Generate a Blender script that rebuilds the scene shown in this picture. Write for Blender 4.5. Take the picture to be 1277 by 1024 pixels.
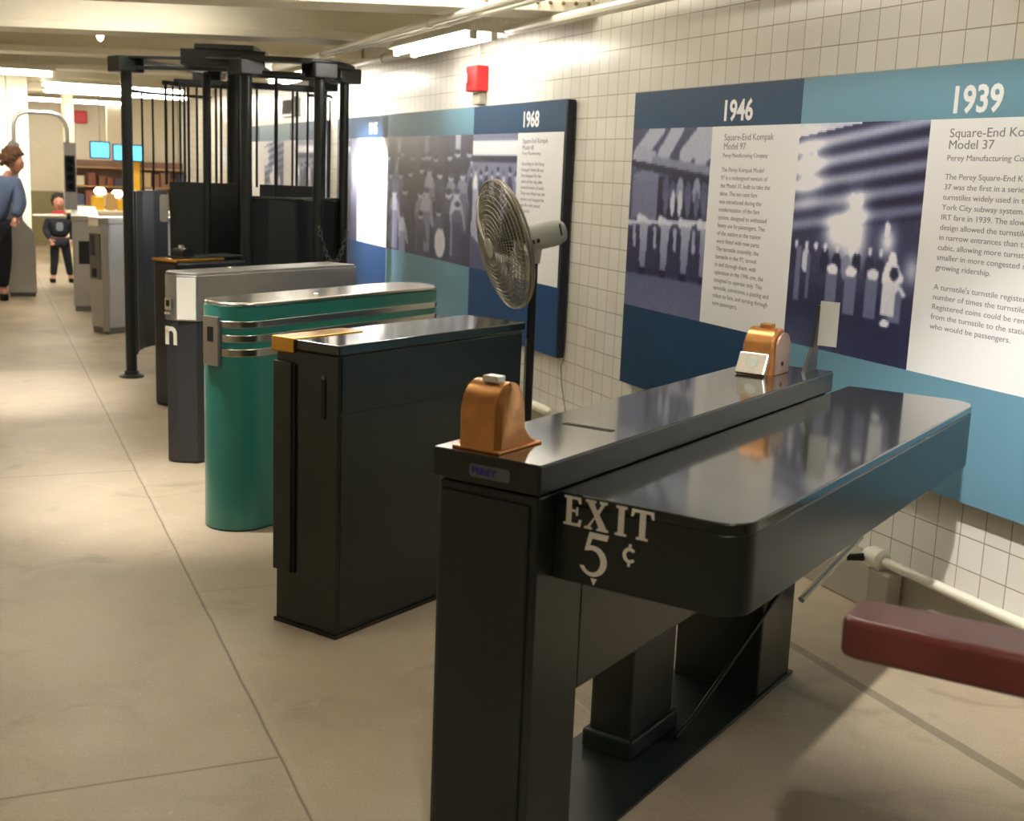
import bpy, bmesh, math, random
import numpy as np
from mathutils import Vector, Matrix
random.seed(7)
for o in list(bpy.data.objects): bpy.data.objects.remove(o)
S = bpy.context.scene
COL = S.collection
PI = math.pi
V = Vector
# ---------------------------------------------------------------- camera
F, PITCH, ROLL, YAW, EYE = 1545.0, math.radians(10.88), math.radians(2.28), math.radians(-23.45), 1.62
def cam_matrix():
    cp, sp, cr, sr = math.cos(PITCH), math.sin(PITCH), math.cos(ROLL), math.sin(ROLL)
    R = Matrix(((cr, -sr, 0), (sr, cr, 0), (0, 0, 1)))
    rt, fw, up = R @ V((1, 0, 0)), R @ V((0, -sp, cp)), R @ V((0, -cp, -sp))
    Y = math.sin(YAW) * rt + math.cos(YAW) * fw
    X = math.cos(YAW) * rt - math.sin(YAW) * fw
    M = Matrix((X, Y, up))
    c = M @ Matrix(((1, 0, 0), (0, -1, 0), (0, 0, -1)))
    m = c.to_4x4(); m.translation = V((0, 0, EYE)); return m
cd = bpy.data.cameras.new('camera'); cam = bpy.data.objects.new('camera', cd); COL.objects.link(cam)
cd.dof.use_dof = True; cd.dof.focus_distance = 4.3; cd.dof.aperture_fstop = 4.5
cd.sensor_width = 36; cd.sensor_fit = 'HORIZONTAL'; cd.lens = 36 * F / 1277; cd.clip_start = .05
cam.matrix_world = cam_matrix(); S.camera = cam
# ---------------------------------------------------------------- world, exposure
w = bpy.data.worlds.new('world'); S.world = w; w.use_nodes = True
w.node_tree.nodes['Background'].inputs[0].default_value = (1, .93, .82, 1)
w.node_tree.nodes['Background'].inputs[1].default_value = .05
S.view_settings.view_transform = 'Standard'; S.view_settings.look = 'None'
S.view_settings.exposure = 1.55; S.view_settings.gamma = 1; S.view_settings.use_curve_mapping = False
TUBE = 9.0     # strength of the fluorescent tubes
# ---------------------------------------------------------------- materials
def lin(c):
    c = c / 255.; return c / 12.92 if c <= .04045 else ((c + .055) / 1.055) ** 2.4
def rgb(*c): return (lin(c[0]), lin(c[1]), lin(c[2]), 1)
def mat(name, c, rough=.5, metal=0, noise=0, scale=6, bump=0, coat=0, emit=None, estr=0, spec=.5):
    m = bpy.data.materials.new(name); m.use_nodes = True; nt = m.node_tree; b = nt.nodes['Principled BSDF']
    col = rgb(*c)
    b.inputs['Base Color'].default_value = col; b.inputs['Roughness'].default_value = rough
    b.inputs['Metallic'].default_value = metal; b.inputs['Coat Weight'].default_value = coat; b.inputs['Coat Roughness'].default_value = .07
    b.inputs['Specular IOR Level'].default_value = spec
    if noise or bump:
        tc = nt.nodes.new('ShaderNodeTexCoord'); n = nt.nodes.new('ShaderNodeTexNoise')
        n.inputs['Scale'].default_value = scale; n.inputs['Detail'].default_value = 5
        nt.links.new(tc.outputs['Object'], n.inputs['Vector'])
        if noise:
            mx = nt.nodes.new('ShaderNodeMix'); mx.data_type = 'RGBA'
            mx.inputs[6].default_value = tuple(x * (1 - noise) for x in col[:3]) + (1,)
            mx.inputs[7].default_value = tuple(min(1, x * (1 + noise)) for x in col[:3]) + (1,)
            nt.links.new(n.outputs['Fac'], mx.inputs[0]); nt.links.new(mx.outputs[2], b.inputs['Base Color'])
        if bump:
            bp = nt.nodes.new('ShaderNodeBump'); bp.inputs['Strength'].default_value = bump; bp.inputs['Distance'].default_value = .01
            nt.links.new(n.outputs['Fac'], bp.inputs['Height']); nt.links.new(bp.outputs[0], b.inputs['Normal'])
    if emit:
        b.inputs['Emission Color'].default_value = rgb(*emit); b.inputs['Emission Strength'].default_value = estr
    return m
M = dict(
    green=mat('dark_green_paint', (29, 36, 30), .33, noise=.12, scale=5, bump=.03, coat=.06),
    greentop=mat('dark_green_gloss', (34, 38, 32), .13, noise=.15, scale=4, bump=.01, coat=.6),
    dark=mat('black_paint', (18, 21, 20), .35, noise=.2),
    black=mat('flat_black', (9, 9, 9), .7),
    cage=mat('cage_black_green_paint', (20, 24, 21), .38, noise=.15, scale=6),
    shield=mat('cage_shield_reflection_tint', (22, 28, 31), .4, noise=.1, scale=5),  # blue cast of reflections put into the shield colour
    teal=mat('teal_enamel', (42, 122, 112), .3, noise=.05, coat=.3),
    chrome=mat('brushed_steel', (205, 200, 190), .22, 1, bump=.01, scale=30),
    steel=mat('satin_steel', (178, 176, 172), .38, 1),
    zinc=mat('grey_steel_cabinet', (186, 186, 185), .36, .6, noise=.05),
    charcoal=mat('charcoal_plastic', (46, 46, 49), .45, noise=.06),
    brass=mat('polished_brass', (214, 160, 70), .25, 1, noise=.08),
    copper=mat('copper_brass_casting', (206, 146, 88), .3, .8, noise=.3, scale=22),
    silver=mat('bright_plate', (235, 232, 220), .2, .8),
    white=mat('white_letter_paint', (232, 226, 208), .5, emit=None),
    cream=mat('cream_ceiling_paint', (230, 222, 200), .6, noise=.04),
    curb=mat('grey_cream_concrete', (170, 164, 148), .7, noise=.1),
    pipe=mat('cream_pipe_paint', (232, 228, 210), .35),
    red=mat('red_plastic', (205, 22, 30), .4),
    dkblue=mat('printed_dark_blue', (16, 62, 98), .5),
    dkblue2=mat('printed_blue', (14, 66, 118), .5),
    ltblue=mat('printed_light_teal', (104, 150, 172), .5),
    paper=mat('printed_white', (236, 236, 238), .5),
    ink=mat('printed_grey_ink', (128, 128, 140), .5),
    inkw=mat('printed_white_figures', (240, 242, 244), .4),
    board=mat('board_edge_black', (14, 18, 30), .5),
    wood=mat('red_brown_wood', (96, 44, 36), .34, noise=.4, scale=7, coat=.15),
    badge=mat('grey_badge', (112, 112, 110), .35, .5),
    badgeblue=mat('blue_badge_lettering', (40, 44, 150), .4),
    fanwire=mat('fan_wire_grey', (150, 146, 134), .3, .6),
    blade=mat('fan_blade_grey', (140, 138, 128), .4, .4),
    motor=mat('fan_motor_grey', (168, 170, 156), .45),
    wire=mat('grey_cable', (120, 118, 110), .5),
    tag=mat('grey_tag', (150, 148, 138), .5),
    denim=mat('blue_denim', (92, 108, 140), .85, noise=.25, scale=12),
    navy=mat('dark_cloth', (24, 26, 36), .85, noise=.2, scale=12),
    skin=mat('skin', (198, 140, 116), .55),
    hair=mat('brown_hair', (98, 68, 44), .7, noise=.4, scale=40, bump=.6),
    dkhair=mat('dark_hair', (34, 26, 24), .6, noise=.3, scale=40),
    redcloth=mat('red_cloth', (170, 36, 44), .8),
    greycloth=mat('grey_cloth', (120, 122, 126), .8),
    yellow=mat('yellow_box_card', (226, 178, 40), .5),
    tan=mat('tan_card', (196, 160, 110), .6, noise=.2),
    brown=mat('brown_shelf', (140, 108, 92), .6, noise=.3, scale=8),
    beige=mat('beige_wall_paint', (226, 216, 194), .6, noise=.04, scale=2),
    dado=mat('olive_dado_paint', (150, 140, 100), .6),
    lamp=mat('lamp_white', (250, 246, 230), .5, emit=(255, 251, 245), estr=TUBE),
    lampfar=mat('lamp_white_far', (250, 246, 230), .5, emit=(255, 248, 236), estr=14),
    screen=mat('screen_blue', (30, 60, 120), .4, emit=(70, 170, 255), estr=1.3),
    lamp_small=mat('spot_lamp_glow', (250, 240, 210), .5, emit=(255, 236, 190), estr=6),
    reflwhite=mat('white_reflection_plate', (245, 242, 232), .3, .1),  # whiteness stands in for the reflection on the nose's chamfer face
    housing=mat('satin_grey_housing', (158, 155, 152), .33, .75, noise=.06),
    glass=mat('dark_lens', (16, 14, 26), .15),
)
# ---------------------------------------------------------------- helpers
def obj(name, bm, m, parent=None, smooth=False, bevel=0, seg=2):
    me = bpy.data.meshes.new(name); bmesh.ops.recalc_face_normals(bm, faces=bm.faces); bm.to_mesh(me); bm.free()
    if isinstance(m, str): m = M[m]
    me.materials.append(m)
    if smooth:
        me.polygons.foreach_set('use_smooth', [True] * len(me.polygons))
        try: me.set_sharp_from_angle(angle=math.radians(35))
        except Exception: pass
    o = bpy.data.objects.new(name, me); COL.objects.link(o)
    if parent: o.parent = parent
    if bevel:
        b = o.modifiers.new('bevel', 'BEVEL'); b.width = bevel; b.segments = seg; b.limit_method = 'ANGLE'; b.angle_limit = math.radians(40)
        b.harden_normals = False
    return o
def tag(o, label, cat, group=None):
    o['label'] = label; o['category'] = cat
    if group: o['group'] = group
    return o
def thing(name, label, cat, loc=(0, 0, 0), head=None, group=None):
    o = bpy.data.objects.new(name, None); COL.objects.link(o); o.location = loc; o.empty_display_size = .1
    if head is not None: o.rotation_euler.z = PI / 2 - math.radians(head)   # local +x runs along the heading, local -y is to its right
    return tag(o, label, cat, group)
def struct(name, bm, m, smooth=False, bevel=0):
    o = obj(name, bm, m, None, smooth, bevel); o['kind'] = 'structure'; return o
def box(bm, x0, x1, y0, y1, z0, z1, mtx=None):
    vs = [bm.verts.new((x, y, z)) for x in (x0, x1) for y in (y0, y1) for z in (z0, z1)]
    if mtx:
        for v in vs: v.co = mtx @ v.co
    for f in ((0, 1, 3, 2), (4, 6, 7, 5), (0, 4, 5, 1), (2, 3, 7, 6), (0, 2, 6, 4), (1, 5, 7, 3)):
        bm.faces.new([vs[i] for i in f])
def bxm(*a, **k):
    bm = bmesh.new(); box(bm, *a, **k); return bm
def prism(pts, z0, z1, axis='z', bm=None):
    """closed outline extruded: axis z -> pts are (x, y); axis y -> pts are (x, z); axis x -> pts are (y, z)"""
    bm = bm or bmesh.new()
    def P(p, t): return {'z': (p[0], p[1], t), 'y': (p[0], t, p[1]), 'x': (t, p[0], p[1])}[axis]
    a = [bm.verts.new(P(p, z0)) for p in pts]; b = [bm.verts.new(P(p, z1)) for p in pts]
    n = len(pts); bm.faces.new(a); bm.faces.new(b)
    for i in range(n): bm.faces.new((a[i], a[(i + 1) % n], b[(i + 1) % n], b[i]))
    return bm
def tube(pts, r, seg=8, bm=None, cap=True):
    bm = bm or bmesh.new(); pts = [V(p) for p in pts]; rings = []
    rr = r if isinstance(r, (list, tuple)) else [r] * len(pts)
    prev = None
    for i, p in enumerate(pts):
        d = (pts[min(i + 1, len(pts) - 1)] - pts[max(i - 1, 0)]).normalized()
        u = prev - d * prev.dot(d) if prev else (d.cross(V((0, 0, 1))) if abs(d.z) < .9 else d.cross(V((1, 0, 0))))
        u.normalize(); prev = u; v = d.cross(u)
        rings.append([bm.verts.new(p + (u * math.cos(t) + v * math.sin(t)) * rr[i]) for t in [2 * PI * k / seg for k in range(seg)]])
    for a, b in zip(rings, rings[1:]):
        for k in range(seg): bm.faces.new((a[k], a[(k + 1) % seg], b[(k + 1) % seg], b[k]))
    if cap: bm.faces.new(rings[0]); bm.faces.new(rings[-1])
    return bm
def ringtube(fn, n, r, seg=5, bm=None):
    """closed tube through fn(t)"""
    bm = bm or bmesh.new(); pts = [V(fn(2 * PI * i / n)) for i in range(n)]; c = sum(pts, V()) / n; rings = []
    for i, p in enumerate(pts):
        d = (pts[(i + 1) % n] - pts[i - 1]).normalized(); u = (p - c).normalized(); v = d.cross(u)
        rings.append([bm.verts.new(p + (u * math.cos(t) + v * math.sin(t)) * r) for t in [2 * PI * k / seg for k in range(seg)]])
    for i in range(n):
        a, b = rings[i], rings[(i + 1) % n]
        for k in range(seg): bm.faces.new((a[k], a[(k + 1) % seg], b[(k + 1) % seg], b[k]))
    return bm
def lathe(prof, seg=24, bm=None, mtx=None):
    bm = bm or bmesh.new(); rings = []
    for r, z in prof:
        rings.append([bm.verts.new((r * math.cos(t), r * math.sin(t), z)) for t in [2 * PI * k / seg for k in range(seg)]])
    for a, b in zip(rings, rings[1:]):
        for k in range(seg): bm.faces.new((a[k], a[(k + 1) % seg], b[(k + 1) % seg], b[k]))
    bm.faces.new(rings[0]); bm.faces.new(rings[-1])
    if mtx:
        for v in bm.verts: v.co = mtx @ v.co
    return bm
def rrect(x0, x1, y0, y1, rads, n=6):
    """rounded rectangle, rads for corners (x0y0, x1y0, x1y1, x0y1)"""
    out = []
    for (cx, cy, sx, sy, r, a0) in ((x0, y0, 1, 1, rads[0], PI), (x1, y0, -1, 1, rads[1], 1.5 * PI), (x1, y1, -1, -1, rads[2], 0), (x0, y1, 1, -1, rads[3], .5 * PI)):
        if r <= 0: out.append((cx, cy)); continue
        for k in range(n + 1):
            a = a0 + .5 * PI * k / n; out.append((cx + sx * r + r * math.cos(a), cy + sy * r + r * math.sin(a)))
    return out
def textbm(s, size, mtx, extrude=.0008, offset=0, sx=1., align='LEFT', space=1.):
    cu = bpy.data.curves.new('t', 'FONT'); cu.body = s; cu.size = size; cu.extrude = extrude; cu.offset = offset
    cu.align_x = align; cu.space_line = space; cu.resolution_u = 3
    o = bpy.data.objects.new('t', cu); COL.objects.link(o)
    bpy.context.view_layer.update()
    me = bpy.data.meshes.new_from_object(o.evaluated_get(bpy.context.evaluated_depsgraph_get()))
    bm = bmesh.new(); bm.from_mesh(me)
    for v in bm.verts: v.co = mtx @ V((v.co.x * sx, v.co.y, v.co.z))
    bpy.data.objects.remove(o); bpy.data.curves.remove(cu); bpy.data.meshes.remove(me)
    return bm
# ---------------------------------------------------------------- floor
def floor_mat():
    m = bpy.data.materials.new('worn_concrete'); m.use_nodes = True; nt = m.node_tree; N = nt.nodes; L = nt.links; b = N['Principled BSDF']
    tc = N.new('ShaderNodeTexCoord'); sep = N.new('ShaderNodeSeparateXYZ'); L.new(tc.outputs['Object'], sep.inputs[0])
    def noise(scale, det=4, dist=0):
        n = N.new('ShaderNodeTexNoise'); n.inputs['Scale'].default_value = scale; n.inputs['Detail'].default_value = det; n.inputs['Distortion'].default_value = dist
        L.new(tc.outputs['Object'], n.inputs['Vector']); return n.outputs['Fac']
    def mix(fac, a, c):
        x = N.new('ShaderNodeMix'); x.data_type = 'RGBA'
        L.new(fac, x.inputs[0]) if not isinstance(fac, float) else setattr(x.inputs[0], 'default_value', fac)
        for s, q in ((6, a), (7, c)):
            if isinstance(q, tuple): x.inputs[s].default_value = q
            else: L.new(q, x.inputs[s])
        return x.outputs[2]
    def math_(op, a, c=None):
        x = N.new('ShaderNodeMath'); x.operation = op
        for i, q in enumerate((a, c)):
            if q is None: continue
            if isinstance(q, (int, float)): x.inputs[i].default_value = q
            else: L.new(q, x.inputs[i])
        return x.outputs[0]
    def ramp(f, p0, p1):
        r = N.new('ShaderNodeMapRange'); L.new(f, r.inputs[0]); r.inputs[1].default_value = p0; r.inputs[2].default_value = p1; r.clamp = True; return r.outputs[0]
    base = mix(ramp(noise(1.1, 5, .4), .3, .7), rgb(156, 141, 120), rgb(198, 182, 156))
    base = mix(ramp(noise(5, 6, .8), .35, .8), base, rgb(180, 164, 138))
    fine = mix(ramp(noise(120, 3), .45, .75), (1, 1, 1, 1), (.72, .70, .66, 1))
    mul = N.new('ShaderNodeMix'); mul.data_type = 'RGBA'; mul.blend_type = 'MULTIPLY'; mul.inputs[0].default_value = .6
    L.new(base, mul.inputs[6]); L.new(fine, mul.inputs[7]); c = mul.outputs[2]
    # pale scuffs
    c = mix(math_('MULTIPLY', ramp(noise(9, 6, 2), .66, .74), .35), c, rgb(215, 200, 170))
    c = mix(math_('MULTIPLY', ramp(noise(2.3, 5, 1.2), .60, .72), .35), c, rgb(112, 98, 76))
    # joints along the corridor, with a wandering edge
    wob = math_('MULTIPLY', math_('SUBTRACT', noise(3, 2), .5), .012)
    xx = math_('ADD', sep.outputs[0], wob); yy = math_('ADD', sep.outputs[1], wob)
    def line(co, at, wdt, strength, colr, lim=None):
        nonlocal c
        d = math_('ABSOLUTE', math_('SUBTRACT', co, at)); f = math_('MULTIPLY', math_('LESS_THAN', d, wdt), strength)
        if lim is not None: f = math_('MULTIPLY', f, lim)
        c = mix(f, c, colr)
    left = math_('LESS_THAN', sep.outputs[0], .71)
    for k in (-1.19, -.24, .715): line(xx, k, .004, .6, rgb(78, 64, 46))
    line(xx, .735, .010, .10, rgb(215, 200, 170))
    line(xx, 1.67, .003, .5, rgb(200, 186, 150))
    line(xx, 2.62, .022, .5, rgb(84, 74, 58))
    for k in (-.2, 3.17, 6.6, 10., 13.4, 16.8, 20.2): line(yy, k, .005, .6, rgb(104, 86, 62), left)
    for k in (1.2, 4.6, 8.0, 11.4): line(yy, k, .004, .35, rgb(104, 86, 62), math_('SUBTRACT', 1, left))
    L.new(c, b.inputs['Base Color']); b.inputs['Roughness'].default_value = .42
    L.new(math_('ADD', math_('MULTIPLY', noise(6), .25), .34), b.inputs['Roughness'])
    bp = N.new('ShaderNodeBump'); bp.inputs['Strength'].default_value = .15; bp.inputs['Distance'].default_value = .01
    L.new(noise(14, 6), bp.inputs['Height']); L.new(bp.outputs[0], b.inputs['Normal'])
    return m
struct('floor', bxm(-2.7, 3.4, -3, 25, -.1, 0), floor_mat())
# ---------------------------------------------------------------- tiled wall, on the right
def tile_mat():
    m = bpy.data.materials.new('cream_wall_tile'); m.use_nodes = True; nt = m.node_tree; N = nt.nodes; L = nt.links; b = N['Principled BSDF']
    tc = N.new('ShaderNodeTexCoord'); sep = N.new('ShaderNodeSeparateXYZ'); cb = N.new('ShaderNodeCombineXYZ'); L.new(tc.outputs['Object'], sep.inputs[0])
    ad = N.new('ShaderNodeMath'); ad.operation = 'ADD'; ad.inputs[1].default_value = -.049 + .118 * 10; L.new(sep.outputs[2], ad.inputs[0])
    L.new(sep.outputs[1], cb.inputs[0]); L.new(ad.outputs[0], cb.inputs[1])
    br = N.new('ShaderNodeTexBrick'); br.offset = 0; br.squash = 1
    for k, v in (('Scale', 1), ('Mortar Size', .0028), ('Mortar Smooth', .3), ('Brick Width', .118), ('Row Height', .118), ('Bias', -.2)): br.inputs[k].default_value = v
    br.inputs['Color1'].default_value = rgb(233, 230, 221); br.inputs['Color2'].default_value = rgb(226, 222, 212); br.inputs['Mortar'].default_value = rgb(168, 158, 134)
    L.new(cb.outputs[0], br.inputs['Vector'])
    n = N.new('ShaderNodeTexNoise'); n.inputs['Scale'].default_value = 1.6; n.inputs['Detail'].default_value = 6; L.new(tc.outputs['Object'], n.inputs['Vector'])
    mr = N.new('ShaderNodeMapRange'); mr.inputs[1].default_value = .5; mr.inputs[2].default_value = .8; mr.inputs[4].default_value = .35; L.new(n.outputs['Fac'], mr.inputs[0])
    mx = N.new('ShaderNodeMix'); mx.data_type = 'RGBA'; L.new(mr.outputs[0], mx.inputs[0]); L.new(br.outputs['Color'], mx.inputs[6]); mx.inputs[7].default_value = rgb(208, 198, 176)
    L.new(mx.outputs[2], b.inputs['Base Color']); b.inputs['Roughness'].default_value = .28
    bp = N.new('ShaderNodeBump'); bp.invert = True; bp.inputs['Strength'].default_value = .35; bp.inputs['Distance'].default_value = .004
    L.new(br.outputs['Fac'], bp.inputs['Height']); L.new(bp.outputs[0], b.inputs['Normal'])
    return m
TILE = tile_mat()
WX = 3.21
struct('wall_right', bxm(WX, WX + .2, -3, 25, 0, 3.05), TILE)
struct('baseboard_right', bxm(3.13, WX, -3, 25, 0, .2), 'curb', bevel=.008)
struct('wall_left', bxm(-2.8, -2.6, -3, 25, 0, 3.05), 'beige')
struct('wall_back', bxm(-2.8, 3.4, -3.2, -3, 0, 3.05), 'beige')
struct('wall_far', bxm(-2.8, 3.4, 24.5, 24.7, 0, 3.05), 'beige')
struct('trim_1', bxm(-2.8, WX - .01, 24.44, 24.5, 0, .95), 'dado')
struct('ceiling', bxm(-2.8, 3.4, -3.2, 25, 2.95, 3.05), 'cream')
# ---------------------------------------------------------------- ceiling beams
SK = -.42
def beam(i, yb):
    # concrete beam crossing the corridor, front lower edge passing (0.2, yb)
    bm = bmesh.new(); W = .34
    y = lambda x: yb + SK * (x - .2)
    def strip(z0, z1, y0, y1):
        vs = [bm.verts.new((x, y(x) + d, z)) for x in (-2.58, 3.2) for d in (y0, y1) for z in (z0, z1)]
        for f in ((0, 1, 3, 2), (4, 6, 7, 5), (0, 4, 5, 1), (2, 3, 7, 6), (0, 2, 6, 4), (1, 5, 7, 3)): bm.faces.new([vs[k] for k in f])
    strip(2.5, 2.96, 0, W); strip(2.5, 2.56, -.07, 0)
    return struct('trim_%d' % (i + 2), bm, 'cream', bevel=.006)
for i, yb in enumerate((.3, 2.75, 5.2, 7.72, 10.0, 12.3, 14.6, 17.2, 20.0)): beam(i, yb)
def rivets():
    bm = bmesh.new()
    for k in range(9):
        x = 2.62 + k * .065; y = 7.72 + SK * (x - .2) - .085
        bmesh.ops.create_icosphere(bm, subdivisions=1, radius=.013, matrix=Matrix.Translation((x, y, 2.545)))
    return bm
rv = struct('trim_20', rivets(), mat('rust_rivets', (140, 120, 88), .7))
# bright column far left, pillar beyond the gates
struct('trim_21', bxm(-.75, .62, 16.7, 17.2, 0, 2.96), mat('pale_column_paint', (240, 232, 200), .5), bevel=.02)
struct('trim_22', bxm(1.22, 1.38, 20.0, 20.3, 0, 2.96), mat('pale_column_paint_2', (240, 232, 200), .5), bevel=.02)
# ---------------------------------------------------------------- fluorescent fixtures
def fixture(x, y, z, length, along_y, label, group=None, far=False, w_=.13, stem=0):
    t = thing('fluorescent_fixture', label, 'ceiling light', (x, y, z), group=group)
    if along_y: t.rotation_euler.z = PI / 2
    h = length / 2
    obj('housing', prism([(-w_, .01), (w_, .01), (w_ * .55, .07), (-w_ * .55, .07)], -h, h, 'x'), 'pipe', t, bevel=.003)
    for s in (-1, 1):
        bm = tube([(-h + .03, s * w_ * .5, -.012), (h - .03, s * w_ * .5, -.012)], .019, 10)
        obj('lamp_tube', bm, 'lampfar' if far else 'lamp', t, smooth=True)
        for e in (-1, 1): obj('end_cap', bxm(e * (h - .03) - .015, e * (h - .03) + .015, s * w_ * .5 - .02, s * w_ * .5 + .02, -.035, .012), 'pipe', t)
    if stem:
        for e in (-1, 1): obj('hanger_rod', tube([(e * h * .7, 0, .07), (e * h * .7, 0, stem)], .006, 6), 'pipe', t)
    return t
fixture(2.80, 7.85, 2.42, 1.55, True, 'twin tube fluorescent strip hung along the tiled wall above the red alarm', stem=.52)
fixture(2.80, 11.6, 2.42, 2.2, True, 'twin tube strip along the wall beyond the black cage turnstile', stem=.52)
fixture(2.05, 3.7, 2.70, 2.6, True, 'unseen twin tube strip added beside the aisle to light the wall board evenly', stem=.24)  # unseen strip, added so the near wall board is evenly lit
fixture(1.7, 6.4, 2.78, 2.4, False, 'twin tube strip between the beams over the teal turnstile', stem=.16)
fixture(.55, 8.95, 2.80, 1.6, False, 'twin tube strip between the beams over the open walkway', stem=.14)
fixture(.9, .3, 2.62, 1.2, False, 'twin tube strip near where the viewer stands', stem=.32)
fixture(0, 3.9, 2.78, 1.2, False, 'twin tube strip over the near walkway', stem=.16)
fixture(-.05, 14.1, 2.44, 1.7, False, 'nearest white strip light left of the cage turnstile', far=True, w_=.2, stem=.5)
fixture(1.6, 16.2, 2.44, 1.7, False, 'strip light beyond, level with the overhead gate arch', far=True, w_=.2, stem=.5)
fixture(1.9, 19.0, 2.5, 2.0, False, 'far strip light above the shop counter', far=True, w_=.2, stem=.44)
fixture(-.2, 18.6, 2.5, 1.8, False, 'far strip light behind the pale column', far=True, w_=.2, stem=.44)
fixture(1.2, 22.3, 2.5, 2.4, False, 'farthest strip light before the end wall', far=True, w_=.2, stem=.44)
def spot(loc, aim, watts, size, label, blend=1.):
    t = thing('track_spotlight', label, 'spotlight', loc)
    d = (V(aim) - V(loc)).normalized(); q = d.to_track_quat('-Z', 'Y').to_matrix().to_4x4()
    obj('lamp_can', lathe([(.05, .02), (.045, .14), (.02, .16)], 18, mtx=q), 'dark', t, True)
    obj('lamp_face', lathe([(.042, .022), (.04, .018)], 18, mtx=q), 'lamp_small', t)
    obj('stem', tube([q @ V((0, 0, .12)), V((0, 0, .2)), V((0, 0, 2.95 - loc[2]))], .01, 6), 'dark', t)
    ld = bpy.data.lights.new('beam', 'SPOT'); ld.energy = watts; ld.spot_size = math.radians(size); ld.spot_blend = blend; ld.color = (1, .96, .9); ld.shadow_soft_size = .04
    lo = bpy.data.objects.new('beam', ld); COL.objects.link(lo); lo.parent = t; lo.matrix_local = q @ Matrix.Translation((0, 0, .01))
spot((2.0, 10.75, 2.80), (3.15, 10.5, 1.52), 270, 50, 'track spotlight aimed at the 1945 caption')
spot((1.9, 4.6, 2.72), (3.15, 6.7, .45), 300, 44, 'track spotlight aimed at the wall behind the fan')
spot((1.7, 1.7, 2.72), (3.12, 3.3, .1), 150, 46, 'added unseen spotlight brightening the tiles and pipe along the wall foot')  # added lamp out of view, brightens the lower tiles and floor
spot((-.3, 8.6, 2.72), (.2, 9.0, 0), 130, 46, 'track spotlight pointing at the walkway floor beside the cage')
spot((.3, 5.6, 2.72), (1.0, 6.1, 0), 150, 55, 'track spotlight pointing at the floor by the teal turnstile')
spot((.9, 14.9, 2.72), (.1, 16.7, 1.3), 170, 70, 'added spotlight brightening the pale column')  # added lamp that pushes the far column toward white
spot((.25, -.1, 2.72), (1.9, 2.6, 0), 50, 64, 'track spotlight behind the viewer over the wooden arm')
# small hanging lamp
t = thing('pendant_lamp', 'small bright bulb hanging from the ceiling left of the cage turnstile', 'lamp', (.97, 10.9, 2.6))
obj('bulb', lathe([(.004, -.07), (.022, -.055), (.03, -.02), (.02, .02), (.01, .03)], 12), 'lamp_small', t, smooth=True)
obj('cord', tube([(0, 0, .03), (0, 0, .36)], .004, 6), 'pipe', t)
obj('clip', tube([(.0, 0, -.07), (.03, 0, -.12)], .006, 6), 'steel', t)
# ---------------------------------------------------------------- pipes under the ceiling along the wall
for x, z, r, y0, y1, lab in ((2.50, 2.465, .022, 1.0, 14.0, 'cream conduit running along the ceiling, farthest from the tiled wall'),
                             (2.62, 2.475, .016, 1.0, 14.0, 'thinner cream conduit beside the strip light'),
                             (3.00, 2.46, .03, 1.0, 14.0, 'thick cream pipe at the top of the tiled wall')):
    bm = tube([(x, y0, z), (x, y1, z)], r, 10)
    for k in range(5): tube([(x, 2.2 + 2.5 * k, z), (x, 2.25 + 2.5 * k, z)], r * 1.35, 10, bm)
    tag(obj('ceiling_conduit', bm, 'pipe', None, True), lab, 'pipe')
# ---------------------------------------------------------------- wall pipes and radiator bracket near the floor
t = thing('wall_pipe', 'white pipe on a bracket along the foot of the tiled wall, lower right', 'pipe', (3.09, 3.5, 0))
obj('pipe', tube([(0, .05, .235), (0, -3.0, .235)], .019, 12), 'pipe', t, True)
obj('bracket_post', bxm(-.03, .035, -.02, .1, .004, .2), 'curb', t, bevel=.006)
obj('valve_body', lathe([(.034, -.05), (.042, -.03), (.042, .035), (.028, .05)], 14, mtx=Matrix.Translation((0, .09, .235)) @ Matrix.Rotation(PI / 2, 4, 'X')), 'pipe', t, True)
obj('valve_stem', tube([(-.04, .12, .235), (-.1, .15, .23)], [.016, .012], 8), 'dark', t, True)
obj('valve_knob', tube([(-.1, .15, .23), (-.125, .16, .23)], .022, 10), 'pipe', t, True)
obj('pipe_foot', bxm(-.02, .035, -.42, -.34, .004, .06), 'pipe', t, bevel=.005)
tag(obj('wall_pipe', tube([(3.09, 6.56, .225), (3.09, 6.6, .225), (3.09, 8.4, .225)], [.012, .028, .028], 12), 'pipe', None, True), 'short white pipe at the foot of the wall behind the fan pole', 'pipe')
pts = [(3.19, 6.6, .54), (3.16, 6.58, .5), (3.155, 6.55, .40), (3.15, 6.5, .31), (3.13, 6.42, .23), (3.08, 6.3, .21)]
tag(obj('power_cable', tube(pts, .004, 6), 'wire', None, True), 'thin grey cable hanging from the corner of the 1968 panel', 'cable')
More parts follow.
